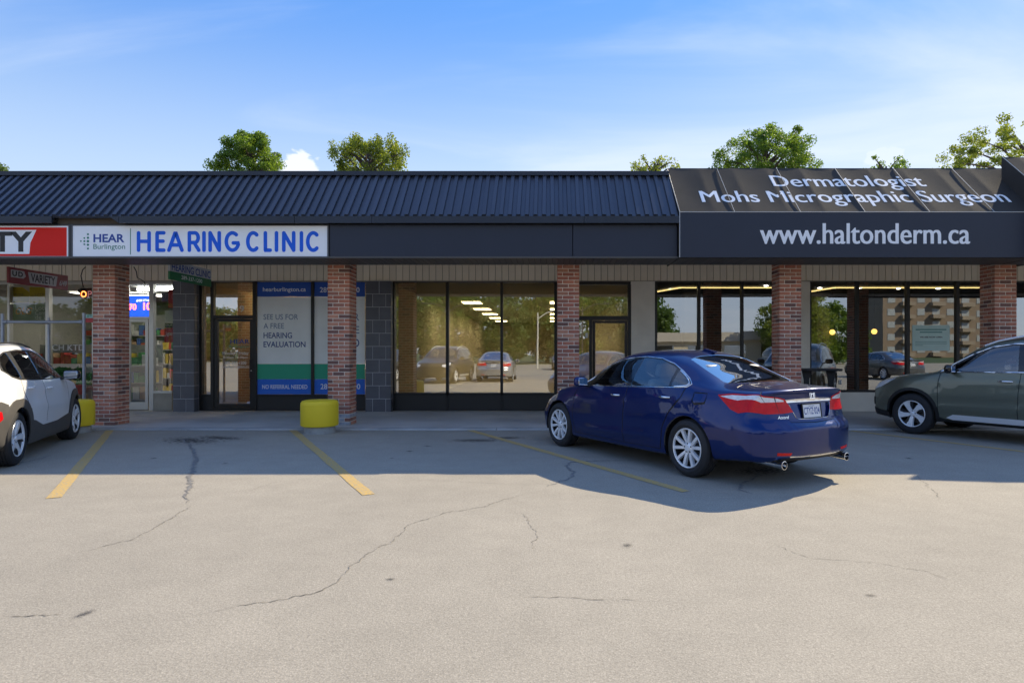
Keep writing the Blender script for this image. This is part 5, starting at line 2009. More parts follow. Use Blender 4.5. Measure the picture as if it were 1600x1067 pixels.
def build_suv(kind, name, label, group=None):
    """kind 'crossover' (white, rear in view) or 'wagon' (green, front in view)"""
    kona = kind == 'crossover'
    if kona:
        body_m = paint('white car paint', (0.86, 0.86, 0.84), 0.0, 0.4)
        L, hw0, xf, xr, wr, H = 4.35, .905, .86, 3.52, .345, 1.60
        K = dict(
            zt=[(0, .72), (.12, .86), (.5, .97), (.95, 1.04), (1.12, 1.08), (1.75, 1.47), (2.1, 1.565), (2.6, 1.60), (3.2, 1.58), (3.75, 1.535), (3.95, 1.50), (4.18, 1.24), (4.28, 1.06), (4.35, .98)],
            ze=[(0, .68), (.12, .82), (.5, .93), (.95, 1.0), (1.12, 1.03), (1.75, 1.41), (2.1, 1.50), (2.6, 1.53), (3.2, 1.51), (3.75, 1.46), (3.95, 1.42), (4.18, 1.18), (4.28, 1.02), (4.35, .95)],
            we=[(0, .55), (.5, .66), (1.0, .71), (1.75, .62), (2.6, .605), (3.5, .60), (3.95, .60), (4.2, .66), (4.35, .66)],
            zs=[(0, .62), (.3, .80), (.86, .94), (1.3, .995), (2.0, 1.01), (2.8, 1.03), (3.4, 1.06), (3.8, 1.08), (4.2, 1.0), (4.35, .90)],
            ws=[(0, .66), (.3, .79), (1.0, .86), (2.0, .862), (3.0, .862), (3.6, .86), (4.0, .83), (4.35, .77)],
            hw=[(0, .82), (.35, .885), (.86, .91), (2.0, .905), (3.0, .905), (3.52, .915), (4.0, .90), (4.35, .86)],
            zb=[(0, .23), (.6, .20), (3.6, .20), (4.0, .26), (4.35, .32)],
            bul=[(0, .015), (1.2, .02), (1.8, .03), (3.6, .03), (4.35, .015)])
        rear = [(.2, -.12), (.32, -.03), (.45, 0), (.62, 0), (.70, -.02), (.85, -.05), (1.0, -.07), (1.1, -.12)]
        dlo = [(1.34, 1.045), (1.52, 1.17), (1.78, 1.325), (2.05, 1.435), (2.3, 1.475), (2.8, 1.485), (3.3, 1.45), (3.55, 1.40), (3.70, 1.30), (3.76, 1.22), (3.6, 1.13), (3.35, 1.085), (2.8, 1.06), (2.0, 1.042)]
        w_front = [(1.44, 1.06), (1.56, 1.165), (1.80, 1.31), (2.06, 1.415), (2.30, 1.455), (2.38, 1.458), (2.42, 1.065), (2.0, 1.058)]
        w_rear = [(2.49, 1.462), (2.8, 1.467), (3.08, 1.45), (3.15, 1.10), (2.8, 1.078), (2.52, 1.068)]
        w_quart = [(3.24, 1.438), (3.32, 1.432), (3.53, 1.385), (3.66, 1.29), (3.70, 1.22), (3.56, 1.15), (3.35, 1.108), (3.27, 1.10)]
        bpil, split = 2.455, 3.19
    else:
        body_m = paint('green car paint', (0.145, 0.160, 0.125), 0.4, 0.32)
        L, hw0, xf, xr, wr, H = 4.64, .908, .95, 3.62, .36, 1.70
        K = dict(
            zt=[(0, .80), (.1, .93), (.35, 1.0), (.8, 1.07), (1.15, 1.11), (1.3, 1.16), (1.95, 1.585), (2.25, 1.68), (2.8, 1.735), (3.5, 1.715), (4.1, 1.62), (4.3, 1.56), (4.5, 1.25), (4.64, 1.05)],
            ze=[(0, .76), (.1, .90), (.35, .97), (.8, 1.04), (1.15, 1.075), (1.3, 1.11), (1.95, 1.505), (2.25, 1.595), (2.8, 1.645), (3.5, 1.63), (4.1, 1.54), (4.3, 1.48), (4.5, 1.18), (4.64, 1.0)],
            we=[(0, .60), (.35, .68), (1.0, .74), (1.3, .745), (1.95, .655), (2.8, .635), (3.6, .63), (4.2, .63), (4.64, .70)],
            zs=[(0, .68), (.25, .85), (.95, 1.0), (1.3, 1.06), (2.0, 1.085), (2.8, 1.105), (3.6, 1.13), (4.2, 1.11), (4.64, .95)],
            ws=[(0, .70), (.3, .82), (1.0, .862), (2.0, .868), (3.0, .868), (3.8, .85), (4.64, .78)],
            hw=[(0, .83), (.3, .89), (.95, .91), (2.0, .905), (3.0, .905), (3.7, .91), (4.3, .895), (4.64, .85)],
            zb=[(0, .30), (.5, .26), (1.6, .27), (3.6, .27), (4.2, .30), (4.64, .36)],
            bul=[(0, .015), (1.3, .02), (1.9, .032), (3.8, .03), (4.64, .015)])
        rear = [(.25, -.12), (.36, -.03), (.5, 0), (.7, 0), (.9, -.04), (1.1, -.09), (1.3, -.16)]
        dlo = [(1.42, 1.115), (1.62, 1.26), (1.90, 1.425), (2.15, 1.53), (2.45, 1.575), (2.9, 1.585), (3.4, 1.57), (3.9, 1.51), (4.12, 1.40), (4.20, 1.25), (4.16, 1.16), (3.8, 1.155), (3.0, 1.135), (2.0, 1.12)]
        w_front = [(1.50, 1.13), (1.66, 1.25), (1.92, 1.408), (2.16, 1.508), (2.45, 1.553), (2.52, 1.556), (2.56, 1.145), (2.0, 1.135)]
        w_rear = [(2.64, 1.561), (2.9, 1.563), (3.32, 1.552), (3.40, 1.165), (3.0, 1.152), (2.66, 1.146)]
        w_quart = [(3.48, 1.54), (3.88, 1.49), (4.08, 1.39), (4.15, 1.25), (4.12, 1.18), (3.8, 1.172), (3.48, 1.168)]
        bpil, split = 2.60, 3.44
    front = [(.2, .12), (.35, .03), (.55, 0), (.75, .01), (.9, .05), (1.0, .12)]
    if kona:
        cre = [([(1.3, .62), (2.2, .66), (3.0, .74)], 0.015, 0.07), ([(2.2, .93), (3.0, .96), (3.9, .99)], 0.01, 0.04)]
    else:
        cre = [([(.6, .92), (1.5, .94), (3.0, .96), (4.2, .98)], 0.012, 0.04), ([(1.2, .50), (2.2, .52), (3.3, .58)], 0.018, 0.06)]
    sk = Skin(L, K, rear, front, rearR=0.32, frontR=0.48, crease=cre, blend=0.8, zc=0.72)
    P = sk.poly
    ar = wr + .052
    cl = ar + (.10 if kona else .052)
    zb = .27
    def clad(xa, r, lo):
        pts = []
        a0 = -0.15
        for i in range(17):
            a = a0 + (math.pi - 2 * a0) * i / 16
            rr = r
            if kona:                                  # squared-off shoulder
                rr = r * (1 + 0.07 * abs(math.sin(2 * a)))
            pts.append(S_(xa + rr * math.cos(a), max(lo, wr + rr * math.sin(a))))
        return P(pts, 0.06)
    reg = [('hole', arch(sk, xf, wr, ar)), ('hole', arch(sk, xr, wr, ar))]
    zsill = .46 if kona else .40
    d0 = xf + .52 if kona else xf + .50
    seams = [
        [S_(dlo[0][0], dlo[0][1] - .02), S_(d0 - .06, .85), S_(d0 - .05, zsill)],
        [S_(bpil, dlo[-2][1]), S_(bpil - .03, .8), S_(bpil - .04, zsill)],
        [S_(split + (.12 if kona else .06), dlo[-3][1] + .005), S_(split + .14, .95), S_(split, .80), S_(split - .10, .62), S_(split - .12, zsill)],
        [T_(.20 if kona else .14, 0), T_(.24 if kona else .18, .5), T_(.5, .72), T_(1.0, .775)],
    ]
    for q in seams:
        reg.append(('gap', sk.seam(q, 0.010)))
    if kona:
        reg += [('tail', P([S_(4.02, .72), S_(4.10, .74), R_(.74, .74), R_(.62, .735), R_(.60, .60), R_(.70, .58), S_(4.10, .60), S_(4.0, .64)])),
                ('silver_skid', P([R_(0, .42), R_(.5, .42), R_(.80, .42), R_(.78, .36), R_(.5, .355), R_(0, .35)]))]
        reg += [('clad', clad(xf, cl, .2)), ('clad', clad(xr, cl, .2)),
                ('clad', P([S_(xf + .3, .50), S_(1.9, .42), S_(2.6, .42), S_(2.95, .52), S_(xr - .3, .56), ('d', xr - .3, 1.0), ('d', xf + .3, 1.0)])),
                ('clad', P([S_(3.85, .80), S_(3.98, .84), S_(4.1, .85), R_(.80, .86), R_(.5, .66), R_(0, .64), ('d', L + .5, .3), ('d', L - .1, .3), ('d', 3.75, 1.0)])),
                ('clad', P([S_(.45, .62), S_(.55, .30), ('d', .5, .3), ('d', -.5, .3), F_(0, .42), F_(.5, .42)]))]
    else:
        reg += [('silver_sill', P([S_(xf + .58, .345), S_(xf + .68, .400), S_(xr - .56, .400), S_(xr - .50, .335), S_(xr - .58, .318), S_(xf + .68, .318)])),
                ('headlight', P([F_(.50, .86), F_(.66, .88), S_(.36, .93), S_(.60, .975), S_(.46, .88), S_(.30, .80), F_(.66, .76), F_(.52, .78)])),
                ('grille', P([F_(0, .86), F_(.40, .86), F_(.46, .78), F_(.40, .64), F_(0, .62)])),
                ('fog', P([F_(.56, .60), F_(.72, .62), F_(.72, .48), F_(.56, .46)])),
                ('clad', clad(xf, cl, .2)), ('clad', clad(xr, cl, .2)),
                ('clad', P([S_(xf + .3, .40), S_(xf + .55, .315), S_(xr - .5, .315), S_(xr - .3, .42), ('d', xr - .3, 1.0), ('d', xf + .3, 1.0)])),
                ('clad', P([S_(.62, .36), S_(.30, .40), F_(.7, .42), F_(0, .42), ('d', -.6, .3), ('d', .5, .3)]))]
    reg += [('pane_front', P([S_(*p) for p in w_front])), ('pane_rear', P([S_(*p) for p in w_rear])), ('pane_quarter', P([S_(*p) for p in w_quart])),
            ('pillar_black', P([S_(*p) for p in dlo]))]
    if kona:
        reg += [('windshield', P([T_(1.14, 0), T_(1.17, .4), T_(1.22, .62), T_(1.75, .54), T_(1.85, .3), T_(1.87, 0)])),
                ('backlight', P([T_(4.0, 0), T_(4.0, .45), T_(4.04, .54), T_(4.20, .58), T_(4.24, .4), T_(4.25, 0)]))]
    else:
        reg += [('windshield', P([T_(1.30, 0), T_(1.33, .4), T_(1.38, .66), T_(1.95, .575), T_(2.05, .3), T_(2.07, 0)])),
                ('backlight', P([T_(4.34, 0), T_(4.34, .45), T_(4.38, .56), T_(4.50, .60), T_(4.53, .4), T_(4.54, 0)]))]
    reg += [('door_front', P([S_(dlo[0][0] + .01, dlo[0][1] - .03), S_(d0 - .05, .85), S_(d0 - .04, zsill), S_(bpil - .05, zsill), S_(bpil - .04, .8), S_(bpil - .01, dlo[-2][1] - .01)])),
            ('door_rear', P([S_(bpil + .01, dlo[-2][1] - .01), S_(bpil - .02, .8), S_(bpil - .03, zsill), S_(split - .13, zsill), S_(split - .11, .62), S_(split - .01, .80), S_(split + .13, .95), S_(split + .10, dlo[-3][1] - .01)]))]
    sk.cut(reg, 0.06, 0.17)
    car = thing(name, label, 'car', group=group)
    sk.part('body', ['body'], body_m, car)
    sk.part('panel_gap', ['gap'], M_BLACK, car, -0.008)
    sk.part('windshield', 'windshield', M_CARGLASS, car, -0.003)
    sk.part('rear_window', 'backlight', M_CARGLASSD, car, -0.003)
    sk.part('cladding', 'clad', M_TRIM if kona else M_BLACK, car, 0.014)
    sk.part('skid_plate', 'silver_skid', M_ALLOY, car, 0.016)
    sk.part('grille', 'grille', M_BLACK, car, -0.01)
    for side in (-1, 1):
        df = sk.part('door', 'door_front', body_m, car, 0.0005, side, False)
        dr = sk.part('door', 'door_rear', body_m, car, 0.0005, side, False)
        sk.part('window_pane', 'pane_front', M_CARGLASS if kona else glass_mat('tinted side glass', (0.32, 0.36, 0.40), 0.16), df, -0.004, side)
        sk.part('window_pane', 'pane_rear', M_CARGLASSD, dr, -0.004, side)
        sk.part('quarter_window', 'pane_quarter', M_CARGLASSD, car, -0.004, side)
        sk.part('pillar_trim', 'pillar_black', M_GLOSSBLK if not kona else M_BLACK, car, -0.001, side, False)
        sk.part('headlight', 'headlight', M_CLEARLENS, car, 0.004, side)
        sk.part('tail_light', 'tail', M_RED, car, 0.018, side)
        sk.part('sill_moulding', 'silver_sill', mat('silver trim', (0.78, 0.80, 0.83), 0.35, metal=0.3), car, 0.022, side)
        sk.part('fog_lamp_bezel', 'fog', M_BLACK, car, 0.01, side)
        hm = body_m if kona else M_CHROME
        handle(sk, df, bpil - .30, bpil - .10, .93 if kona else .985, side, hm)
        handle(sk, dr, split - .22, split - .02, .97 if kona else 1.02, side, hm)
        if not kona:
            outline_trim(sk, 'window_moulding', [S_(*p) for p in dlo[:10]], 0.014, M_CHROME, car, side, 0.0)
            outline_trim(sk, 'window_moulding', [S_(*dlo[0]), S_(*dlo[-1]), S_(*dlo[-2]), S_(*dlo[-3])], 0.013, M_CHROME, car, side, 0.0)
        mirror_part(car, dlo[0][0] + .20, .885, dlo[0][1] + (.045 if kona else .05), M_GLOSSBLK, side, .22)
        # roof rail
        b = MB()
        pts = []
        for i in range(11):
            x = 2.0 + (1.75 * i / 10 if kona else 2.0 * i / 10)
            y = float(sk.key('we', np.array([x]))[0]) - .03
            z = float(sk.key('ze', np.array([x]))[0]) + .03
            pts.append((x, side * y, z + (.045 * min(1, 3 * min(i, 10 - i) / 10) if not kona else .02 * min(1, 3 * min(i, 10 - i) / 10))))
        b.tube(pts, .016 if not kona else .012, 8)
        b.build('roof_rail', mat('silver trim', (0.78, 0.80, 0.83), 0.35, metal=0.3) if not kona else M_BLACK, car, 50)
    add_wheels(car, wheel_mesh('blade' if not kona else 'five', wr, .225, .235), (xf, xr), hw0, wr, .225, 0.01)
    wells(car, (xf, xr), hw0, wr)
    cabin(sk, car, 1.15 if kona else 1.35, 3.95 if kona else 4.2, M_CLOTHD, [(2.15 if kona else 2.3, 3.0 if kona else 3.2)], 1.03 if kona else 1.10)
    return car, sk

def place_car(car, xf, xr, hw, r_world, f_world, side):
    """side -1/1: that side's tyres touch the ground at f_world (front) and r_world (rear)"""
    d = (Vector(r_world) - Vector(f_world)).to_2d().normalized()
    rz = math.atan2(d.y, d.x)
    mid = (Vector(r_world) + Vector(f_world)).to_2d() / 2
    right = Vector((-d.y, d.x))
    xm = (xf + xr) / 2
    o = mid - d * xm - right * side * (hw - 0.02)
    car.location = (o.x, o.y, 0.0)
    car.rotation_euler = (0, 0, rz)

accord, acc_sk = build_sedan('sedan', 'dark blue four-door sedan parked at an angle in front of the vacant shop')
place_car(accord, .98, 3.755, .92, gnd(1072, 745), gnd(873, 697), -1)
kona, kona_sk = build_suv('crossover', 'crossover', 'white crossover with dark cladding cut off by the left edge of the picture')
place_car(kona, .86, 3.52, .905, gnd(27, 727), gnd(119, 685), 1)
forester, for_sk = build_suv('wagon', 'station_wagon', 'dark green wagon with roof rails cut off by the right edge of the picture')
_f = gnd(1424, 678)
_d = Vector((.53, -.848, 0)) * 2.67
place_car(forester, .95, 3.62, .908, _f + _d, _f, -1)
# ------------------------------------------------------------------ lamps in the rooms
def lamp_mat(name, col, s):
    return mat(name, (.8, .8, .8), .5, emit=col, estr=s)
M_TROFF = lamp_mat('lit diffuser', (1.0, .82, .46), 4.5)
M_TROFFR = mat('lamp frame white', (.6, .6, .58), .5)
for col, (Xc, Ys, lab) in enumerate(((-2.62, (20.8, 23.9, 27.0, 30.1, 33.2), 'lit ceiling panel in the left row inside the vacant shop'), (.30, (20.8, 23.9, 27.0, 30.1, 33.2), 'lit ceiling panel in the right row inside the vacant shop'))):
    for Yc, od in zip(Ys, ('nearest', 'second nearest', 'middle', 'second farthest', 'farthest')):
        t = thing('ceiling_light', od + ' ' + lab, 'ceiling light', (Xc, Yc, 3.10), 0, 'lit ceiling panels of the vacant shop')
        b = MB()
        b.box(-.31, .31, -.45, .45, -.008, .0)
        b.build('diffuser', M_TROFF, t)
        b = MB()
        for q in ((-.34, .34, -.48, -.452), (-.34, .34, .452, .48), (-.34, -.312, -.452, .452), (.312, .34, -.452, .452)):
            b.box(*q, -.012, .012)
        b.build('frame', M_TROFFR, t)
M_LED = lamp_mat('warm led strip', (1.0, .74, .28), 0.9)
def led(label, pts):
    b = MB()
    for p, q in zip(pts, pts[1:]):
        d = (Vector(q) - Vector(p)).normalized()
        n = Vector((-d.y, d.x, 0)) * .035
        b.prism([Vector(p) + n, Vector(q) + n, Vector(q) - n, Vector(p) - n], (0, 0, .02))
    o = b.build('led_strip', M_LED)
    tag(o, label, 'led strip', 'cove light strips in the dermatology clinic')
led('yellow cove light strip in the left dermatology window', [(2.75, 17.6, 3.10), (3.35, 16.05, 3.10), (5.9, 16.05, 3.10)])
led('yellow cove light strip in the right dermatology windows', [(7.0, 17.9, 3.10), (7.35, 16.05, 3.10), (11.1, 16.05, 3.10)])
M_GLOBE = lamp_mat('globe lamp', (1.0, .58, .12), 1.2)
for (x, y, lab) in ((1300.5, 519, 'round yellow pendant lamp behind the first window right of the fourth pillar'), (1366, 518, 'round yellow pendant lamp in the middle of the right dermatology windows')):
    p = at(x, y, 17.2)
    t = thing('pendant_lamp', lab, 'lamp', (p.x, p.y, p.z), 0, 'round pendant lamps in the dermatology clinic')
    b = MB()
    b.sphere((0, 0, 0), .075)
    b.build('globe', M_GLOBE, t, 60)
    b = MB()
    b.tube([(0, 0, .07), (0, 0, 3.13 - p.z)], .006, 6)
    b.build('cord', M_BLACK, t)
M_DOWN = lamp_mat('downlight', (1.0, .95, .85), 9.0)
for (x, y, w) in ((1197, 440.5, 'second'), (1281, 444, 'third'), (1344, 444, 'fourth'), (1404, 445, 'fifth'), (1466, 445, 'sixth'), (1048, 446, 'first')):
    Y = (3.128 - CAMH) * F_PX / (CY - (y + 6))
    p = at(x, y + 6, Y)
    b = MB()
    b.lathe([(0, 0), (.045, 0), (.055, .012)], 16)
    o = tag(b.build('downlight', M_DOWN), f'small recessed ceiling spot in the dermatology clinic, {w} from the left', 'downlight', 'ceiling spots in the dermatology clinic')
    o.location = (p.x, max(p.y, 15.3), 3.118)
b = MB()
b.box(-.75, .75, -.05, .05, 0, .06)
o = tag(b.build('tube_light', lamp_mat('tube light', (.95, 1.0, .95), 6.0)), 'bright fluorescent tube over the variety store door', 'light')
o.location = (WX(226), 15.9, 3.02)
b = MB()
b.box(-.35, .35, -.05, .05, 0, .05)
o = tag(b.build('tube_light', lamp_mat('tube light', (.95, 1.0, .95), 6.0)), 'fluorescent tube beside the open sign in the variety store', 'light')
o.location = (WX(104), 17.5, 3.0)
b = MB()
b.box(-.6, .6, -.3, .3, 0, .05)
o = tag(b.build('ceiling_fixture', lamp_mat('warm fixture', (1.0, .76, .42), 7.0)), 'warm ceiling fixture inside the hearing clinic', 'light')
o.location = (WX(392), 18.0, 2.72)

# ------------------------------------------------------------------ variety store: things in and on the windows
M_YEL = mat('yellow board', (.52, .40, .02), .6)
for (x0, pts, lab) in ((5, ((5, 448), (30, 448), (40, 456), (40, 471.5), (14, 473), (5, 465)), 'yellow cut-corner board at the top left of the variety store window'), (40.5, ((40.5, 448), (62, 448), (74, 457.5), (74, 472), (40.5, 473)), 'yellow cut-corner board next to the white mullion')):
    X = WX(x0)
    t = thing('yellow_board', lab, 'sign', (X, 15.10, WZ(473)))
    b = MB()
    b.prism([(WX(p[0]) - X, 0, WZ(p[1]) - WZ(473)) for p in pts], (0, .006, 0))
    b.build('panel', M_YEL, t)
    b = MB()
    put_text(b, 'LOTTO' if x0 > 9 else 'BUS PASS', (WX(14) - WX(5), WX(31) - WX(5), WZ(460.5) - WZ(473), WZ(458.2) - WZ(473)), (0, -.003, 0))
    b.build('lettering', M_SIGNBLK, t)
X = WX(15)
t = thing('lottery_sign', 'clear lottery sign with orange script in the variety store window', 'sign', (X, 15.10, WZ(500)))
b = MB()
b.box(0, WX(73) - X, 0, .006, 0, WZ(474) - WZ(500))
b.build('panel', mat('dull green acrylic', (.20, .24, .22), .3), t)
b = MB()
put_text(b, 'OLG', (WX(19) - X, WX(45) - X, WZ(491) - WZ(500), WZ(480) - WZ(500)), (0, -.003, 0), bold=.02, shear=.3)
b.build('script', mat('orange print', (.60, .22, .02), .5), t)
b = MB()
for txt, ya, yb in (('Lotto', 477, 484), ('Centre', 485, 491.5), ('de Lo', 492, 498.5)):
    put_text(b, txt, (WX(50) - X, WX(73) - X, WZ(yb) - WZ(500), WZ(ya) - WZ(500)), (0, -.003, 0))
b.build('lettering', MW, t)
X = WX(116)
t = thing('open_sign', 'black window sign with red glowing open lettering', 'sign', (X, 15.10, WZ(476)))
b = MB()
b.prism([(WX(p[0]) - X, 0, WZ(p[1]) - WZ(476)) for p in ((116, 452), (122, 449.5), (176, 449.5), (176, 476), (138, 476), (124, 468))], (0, .02, 0))
b.build('panel', M_SIGNBLK, t)
b = MB()
put_text(b, 'O', (WX(121.5) - X, WX(130.5) - X, WZ(464) - WZ(476), WZ(454) - WZ(476)), (0, -.004, 0), bold=.01)
b.build('lit_letter', lamp_mat('neon orange', (1.0, .16, .03), 2.6), t)
b = MB()
put_text(b, 'PEN', (WX(132.5) - X, WX(158) - X, WZ(464) - WZ(476), WZ(454) - WZ(476)), (0, -.004, 0))
b.build('letters', mat('dim neon', (.22, .12, .13), .4, emit=(.5, .2, .22), estr=.25), t)
X = WX(196)
t = thing('lottery_display', 'blue lit lottery display with red digits over the variety store door', 'sign', (X, 15.12, WZ(494.5)))
b = MB()
b.box(0, WX(233) - X, 0, .05, 0, WZ(461) - WZ(494.5))
b.build('panel', mat('display blue', (.01, .05, .35), .3, emit=(.01, .07, .55), estr=.8), t)
b = MB()
put_text(b, '70', (WX(196.5) - X, WX(208) - X, WZ(484) - WZ(494.5), WZ(474) - WZ(494.5)), (0, -.004, 0), bold=.03)
put_text(b, '10', (WX(219) - X, WX(231.5) - X, WZ(484) - WZ(494.5), WZ(472) - WZ(494.5)), (0, -.004, 0), bold=.03)
b.build('digits', lamp_mat('digit red', (1.0, .10, .03), 2.5), t)
b = MB()
put_text(b, '6/49', (WX(208) - X, WX(217) - X, WZ(471) - WZ(494.5), WZ(467) - WZ(494.5)), (0, -.004, 0), bold=.02, shear=.3)
put_text(b, 'LOTTO MAX', (WX(218) - X, WX(231) - X, WZ(470) - WZ(494.5), WZ(467) - WZ(494.5)), (0, -.004, 0), bold=.02)
b.build('lettering', lamp_mat('display white', (.8, .85, .9), .9), t)
for i, (xa, xb, ya, yb, m, lab, txt) in enumerate(((262.5, 269.6, 452, 481, mat('poster red', (.40, .02, .02), .5), 'narrow red strip poster at the top of the variety store side window', None),
        (257, 269.6, 485, 503, mat('poster pale', (.45, .45, .43), .6), 'pale photo poster in the variety store side window', None),
        (257, 269.6, 505, 511.5, M_SIGNBLK, 'black strip with white letters under the photo poster', 'OUR'),
        (256.5, 269.6, 512, 535, mat('poster red', (.40, .02, .02), .5), 'red poster with white script low in the variety store side window', 'Jugoso'),
        (244, 262, 455, 470, mat('poster dark', (.03, .03, .035), .5), 'dark board behind the variety store side window', None))):
    X = WX(xa)
    t = thing('store_poster', lab, 'poster', (X, 15.014 + (.2 if i == 4 else 0), WZ(yb)))
    b = MB()
    b.box(0, WX(xb) - X, 0, .003, 0, WZ(ya) - WZ(yb))
    b.build('sheet', m, t)
    if txt:
        b = MB()
        h = WZ(ya) - WZ(yb)
        put_text(b, txt, (.02, WX(xb) - X - .01, h * .4, h * .75), (0, -.002, 0), bold=.01, shear=.2)
        b.build('lettering', MW, t)
b = MB()
put_text(b, 'CH KTD', (0, WX(132) - WX(82), 0, WZ(538.5) - WZ(547.5)), (0, 0, 0))  # reflection of mirrored lettering, put in as solid white letters
o = tag(b.build('reflected_lettering', MW), 'white capitals painted for a reflection low in the variety store window', 'lettering')
o.location = (WX(82), 14.992, WZ(547.5))
# shelving with goods
GOODS = [mat('goods ' + n, c, .6) for n, c in (('red', (.38, .04, .03)), ('blue', (.04, .10, .32)), ('white', (.5, .5, .48)), ('yellow', (.45, .33, .04)), ('green', (.05, .22, .08)), ('tan', (.36, .24, .14)))]
def shelf(label, x, y, w, n, seed, rz=0):
    t = thing('shelf_unit', label, 'shelf', (x, y, .05), rz, 'store shelving')
    rg = random.Random(seed)
    b = MB()
    b.box(-w / 2, w / 2, .36, .40, 0, .5 * n + .1)
    for k in range(n):
        b.box(-w / 2, w / 2, 0, .36, .1 + .45 * k, .13 + .45 * k)
    b.build('rack', mat('shelf grey', (.25, .25, .25), .6), t)
    g = MB()
    for k in range(n):
        xx = -w / 2 + .02
        while xx < w / 2 - .12:
            ww, hh = rg.uniform(.07, .2), rg.uniform(.14, .36)
            g.box(xx, xx + ww, .03, .3, .132 + .45 * k, .132 + .45 * k + hh, rg.randrange(6))
            xx += ww + rg.uniform(.005, .03)
    o = g.build('goods', GOODS, t)
    o['kind'] = 'stuff'
shelf('store shelf of packets seen through the open variety store door', WX(214), 17.6, 1.6, 4, 1)
shelf('store shelf behind the left variety store window', WX(40), 16.4, 2.2, 3, 2)
shelf('store shelf behind the right pane of the variety store window', WX(115), 16.7, 1.7, 3, 3)
shelf('store shelf behind the narrow side window', WX(258), 17.2, 1.0, 3, 4)
for (xx, yy, w) in ((40, 17.4, 'left'), (150, 18.2, 'middle'), (240, 17.8, 'right')):  # glowing panels added only to brighten the store interior
    t = thing('ceiling_light', f'added ceiling panel to brighten the variety store, {w} one', 'ceiling light', (WX(xx), yy, 3.10), 0, 'added ceiling panels of the variety store')
    b = MB()
    b.box(-.6, .6, -.3, .3, -.008, 0)
    b.build('diffuser', lamp_mat('added store diffuser', (1.0, .96, .86), 3.2), t)
    b = MB()
    for q in ((-.64, .64, -.34, -.302), (-.64, .64, .302, .34), (-.64, -.602, -.302, .302), (.602, .64, -.302, .302)):
        b.box(*q, -.012, .012)
    b.build('frame', M_TROFFR, t)
shelf('low counter shelf right behind the left window glass', WX(30), 15.55, 1.5, 2, 12)
shelf('low counter shelf right behind the middle window glass', WX(108), 15.6, 1.2, 2, 13)
shelf('tall goods rack on the back wall of the store', WX(70), 19.6, 5.0, 5, 14)
# potted flowers in the window
M_LEAFPOT = mat('pot plant leaf', (.035, .12, .025), .6, var=.4, vscale=20)
for (x, s, lab) in ((113, 1, 'bushy potted plant in the store window, nearest the wing mirror'), (124, 2, 'bushy potted plant in the store window, in the middle'), (139, 3, 'bushy potted plant in the store window, beside the brick pillar')):
    t = thing('potted_plant', lab, 'plant', (WX(x), 14.62, SWZ), 0, 'potted plants at the variety store window')
    b = MB()
    b.lathe([(0, .42), (.12, .42), (.15, .62), (.165, .62), (.165, .65), (.14, .65), (.0, .63)], 18)
    b.build('pot', mat('pot red', (.30, .04, .03), .6), t, 40)
    b = MB()
    b.box(-.17, .17, -.12, .12, 0, .42)
    b.build('stand', mat('stand wood', (.14, .10, .07), .8), t)
    rg = random.Random(s)
    b = MB()
    for k in range(240):
        a, e, rr = rg.uniform(0, 6.28), rg.uniform(-.1, 1.5), .24 * rg.random() ** .4
        c = Vector((rr * math.cos(a) * math.cos(e), rr * math.sin(a) * math.cos(e), .78 + rr * 1.1 * math.sin(e)))
        d = Vector((rg.gauss(0, 1), rg.gauss(0, 1), rg.gauss(.3, 1))).normalized() * .055
        u = d.orthogonal().normalized() * .028
        b.add([c - d, c + u, c + d, c - u], [(0, 1, 2, 3)])
    b.build('foliage', M_LEAFPOT, t)

# ------------------------------------------------------------------ street furniture
M_GALV = mat('galvanised steel', (.36, .38, .42), .45, metal=.6, var=.12, vscale=8)
pr = thing('pipe_rack', 'galvanised pipe frame in front of the variety store window', 'rack', ((68 - CX) * 12.35 / F_PX, 12.35, SWZ))
def prx(x): return (x - 68) * 12.35 / F_PX
for (x, yt, dy) in ((4, 490, 0), (41.5, 494, .55), (131.5, 489, 0)):
    b = MB()
    b.tube([(prx(x), dy, 0), (prx(x), dy, at(0, yt, 12.35).z - SWZ)], .030 if x != 41.5 else .026, 12)
    b.lathe([(0, .0), (.07, .0), (.07, .012), (.03, .014)], 16, (prx(x), dy, 0))
    b.build('post', M_GALV, pr, 50)
zr = at(0, 503, 12.35).z - SWZ
b = MB()
b.tube([(prx(7), 0, zr), (prx(129), 0, zr)], .026, 12)
b.build('rail', M_GALV, pr, 50)
b = MB()
b.tube([(prx(41.5), 0, zr), (prx(41.5), .55, zr)], .022, 10)
b.build('cross_rail', M_GALV, pr, 50)
for x in (9, 127):
    b = MB()
    b.lathe([(.040, -.035), (.040, .035), (.028, .04), (.028, -.04)], 14, (prx(x), 0, zr), axis='X', closed=True)
    b.build('coupling', M_GALV, pr, 50)
b = MB()
b.box(prx(134.5), prx(147), -.01, -.005, zr - .01, zr + .075)
pc = b.build('placard', mat('placard red', (.45, .03, .03), .5), pr)
b = MB()
b.box(prx(134.5), prx(147), -.01, -.005, zr + .077, zr + .15)
b.build('placard', mat('placard mint', (.35, .55, .48), .5), pr)
b = MB()
put_text(b, 'P', (prx(137), prx(144.5), zr + .085, zr + .142), (0, -.012, 0), bold=.02)
b.build('placard_lettering', mat('vinyl green', (.12, .30, .20), .6), pr)

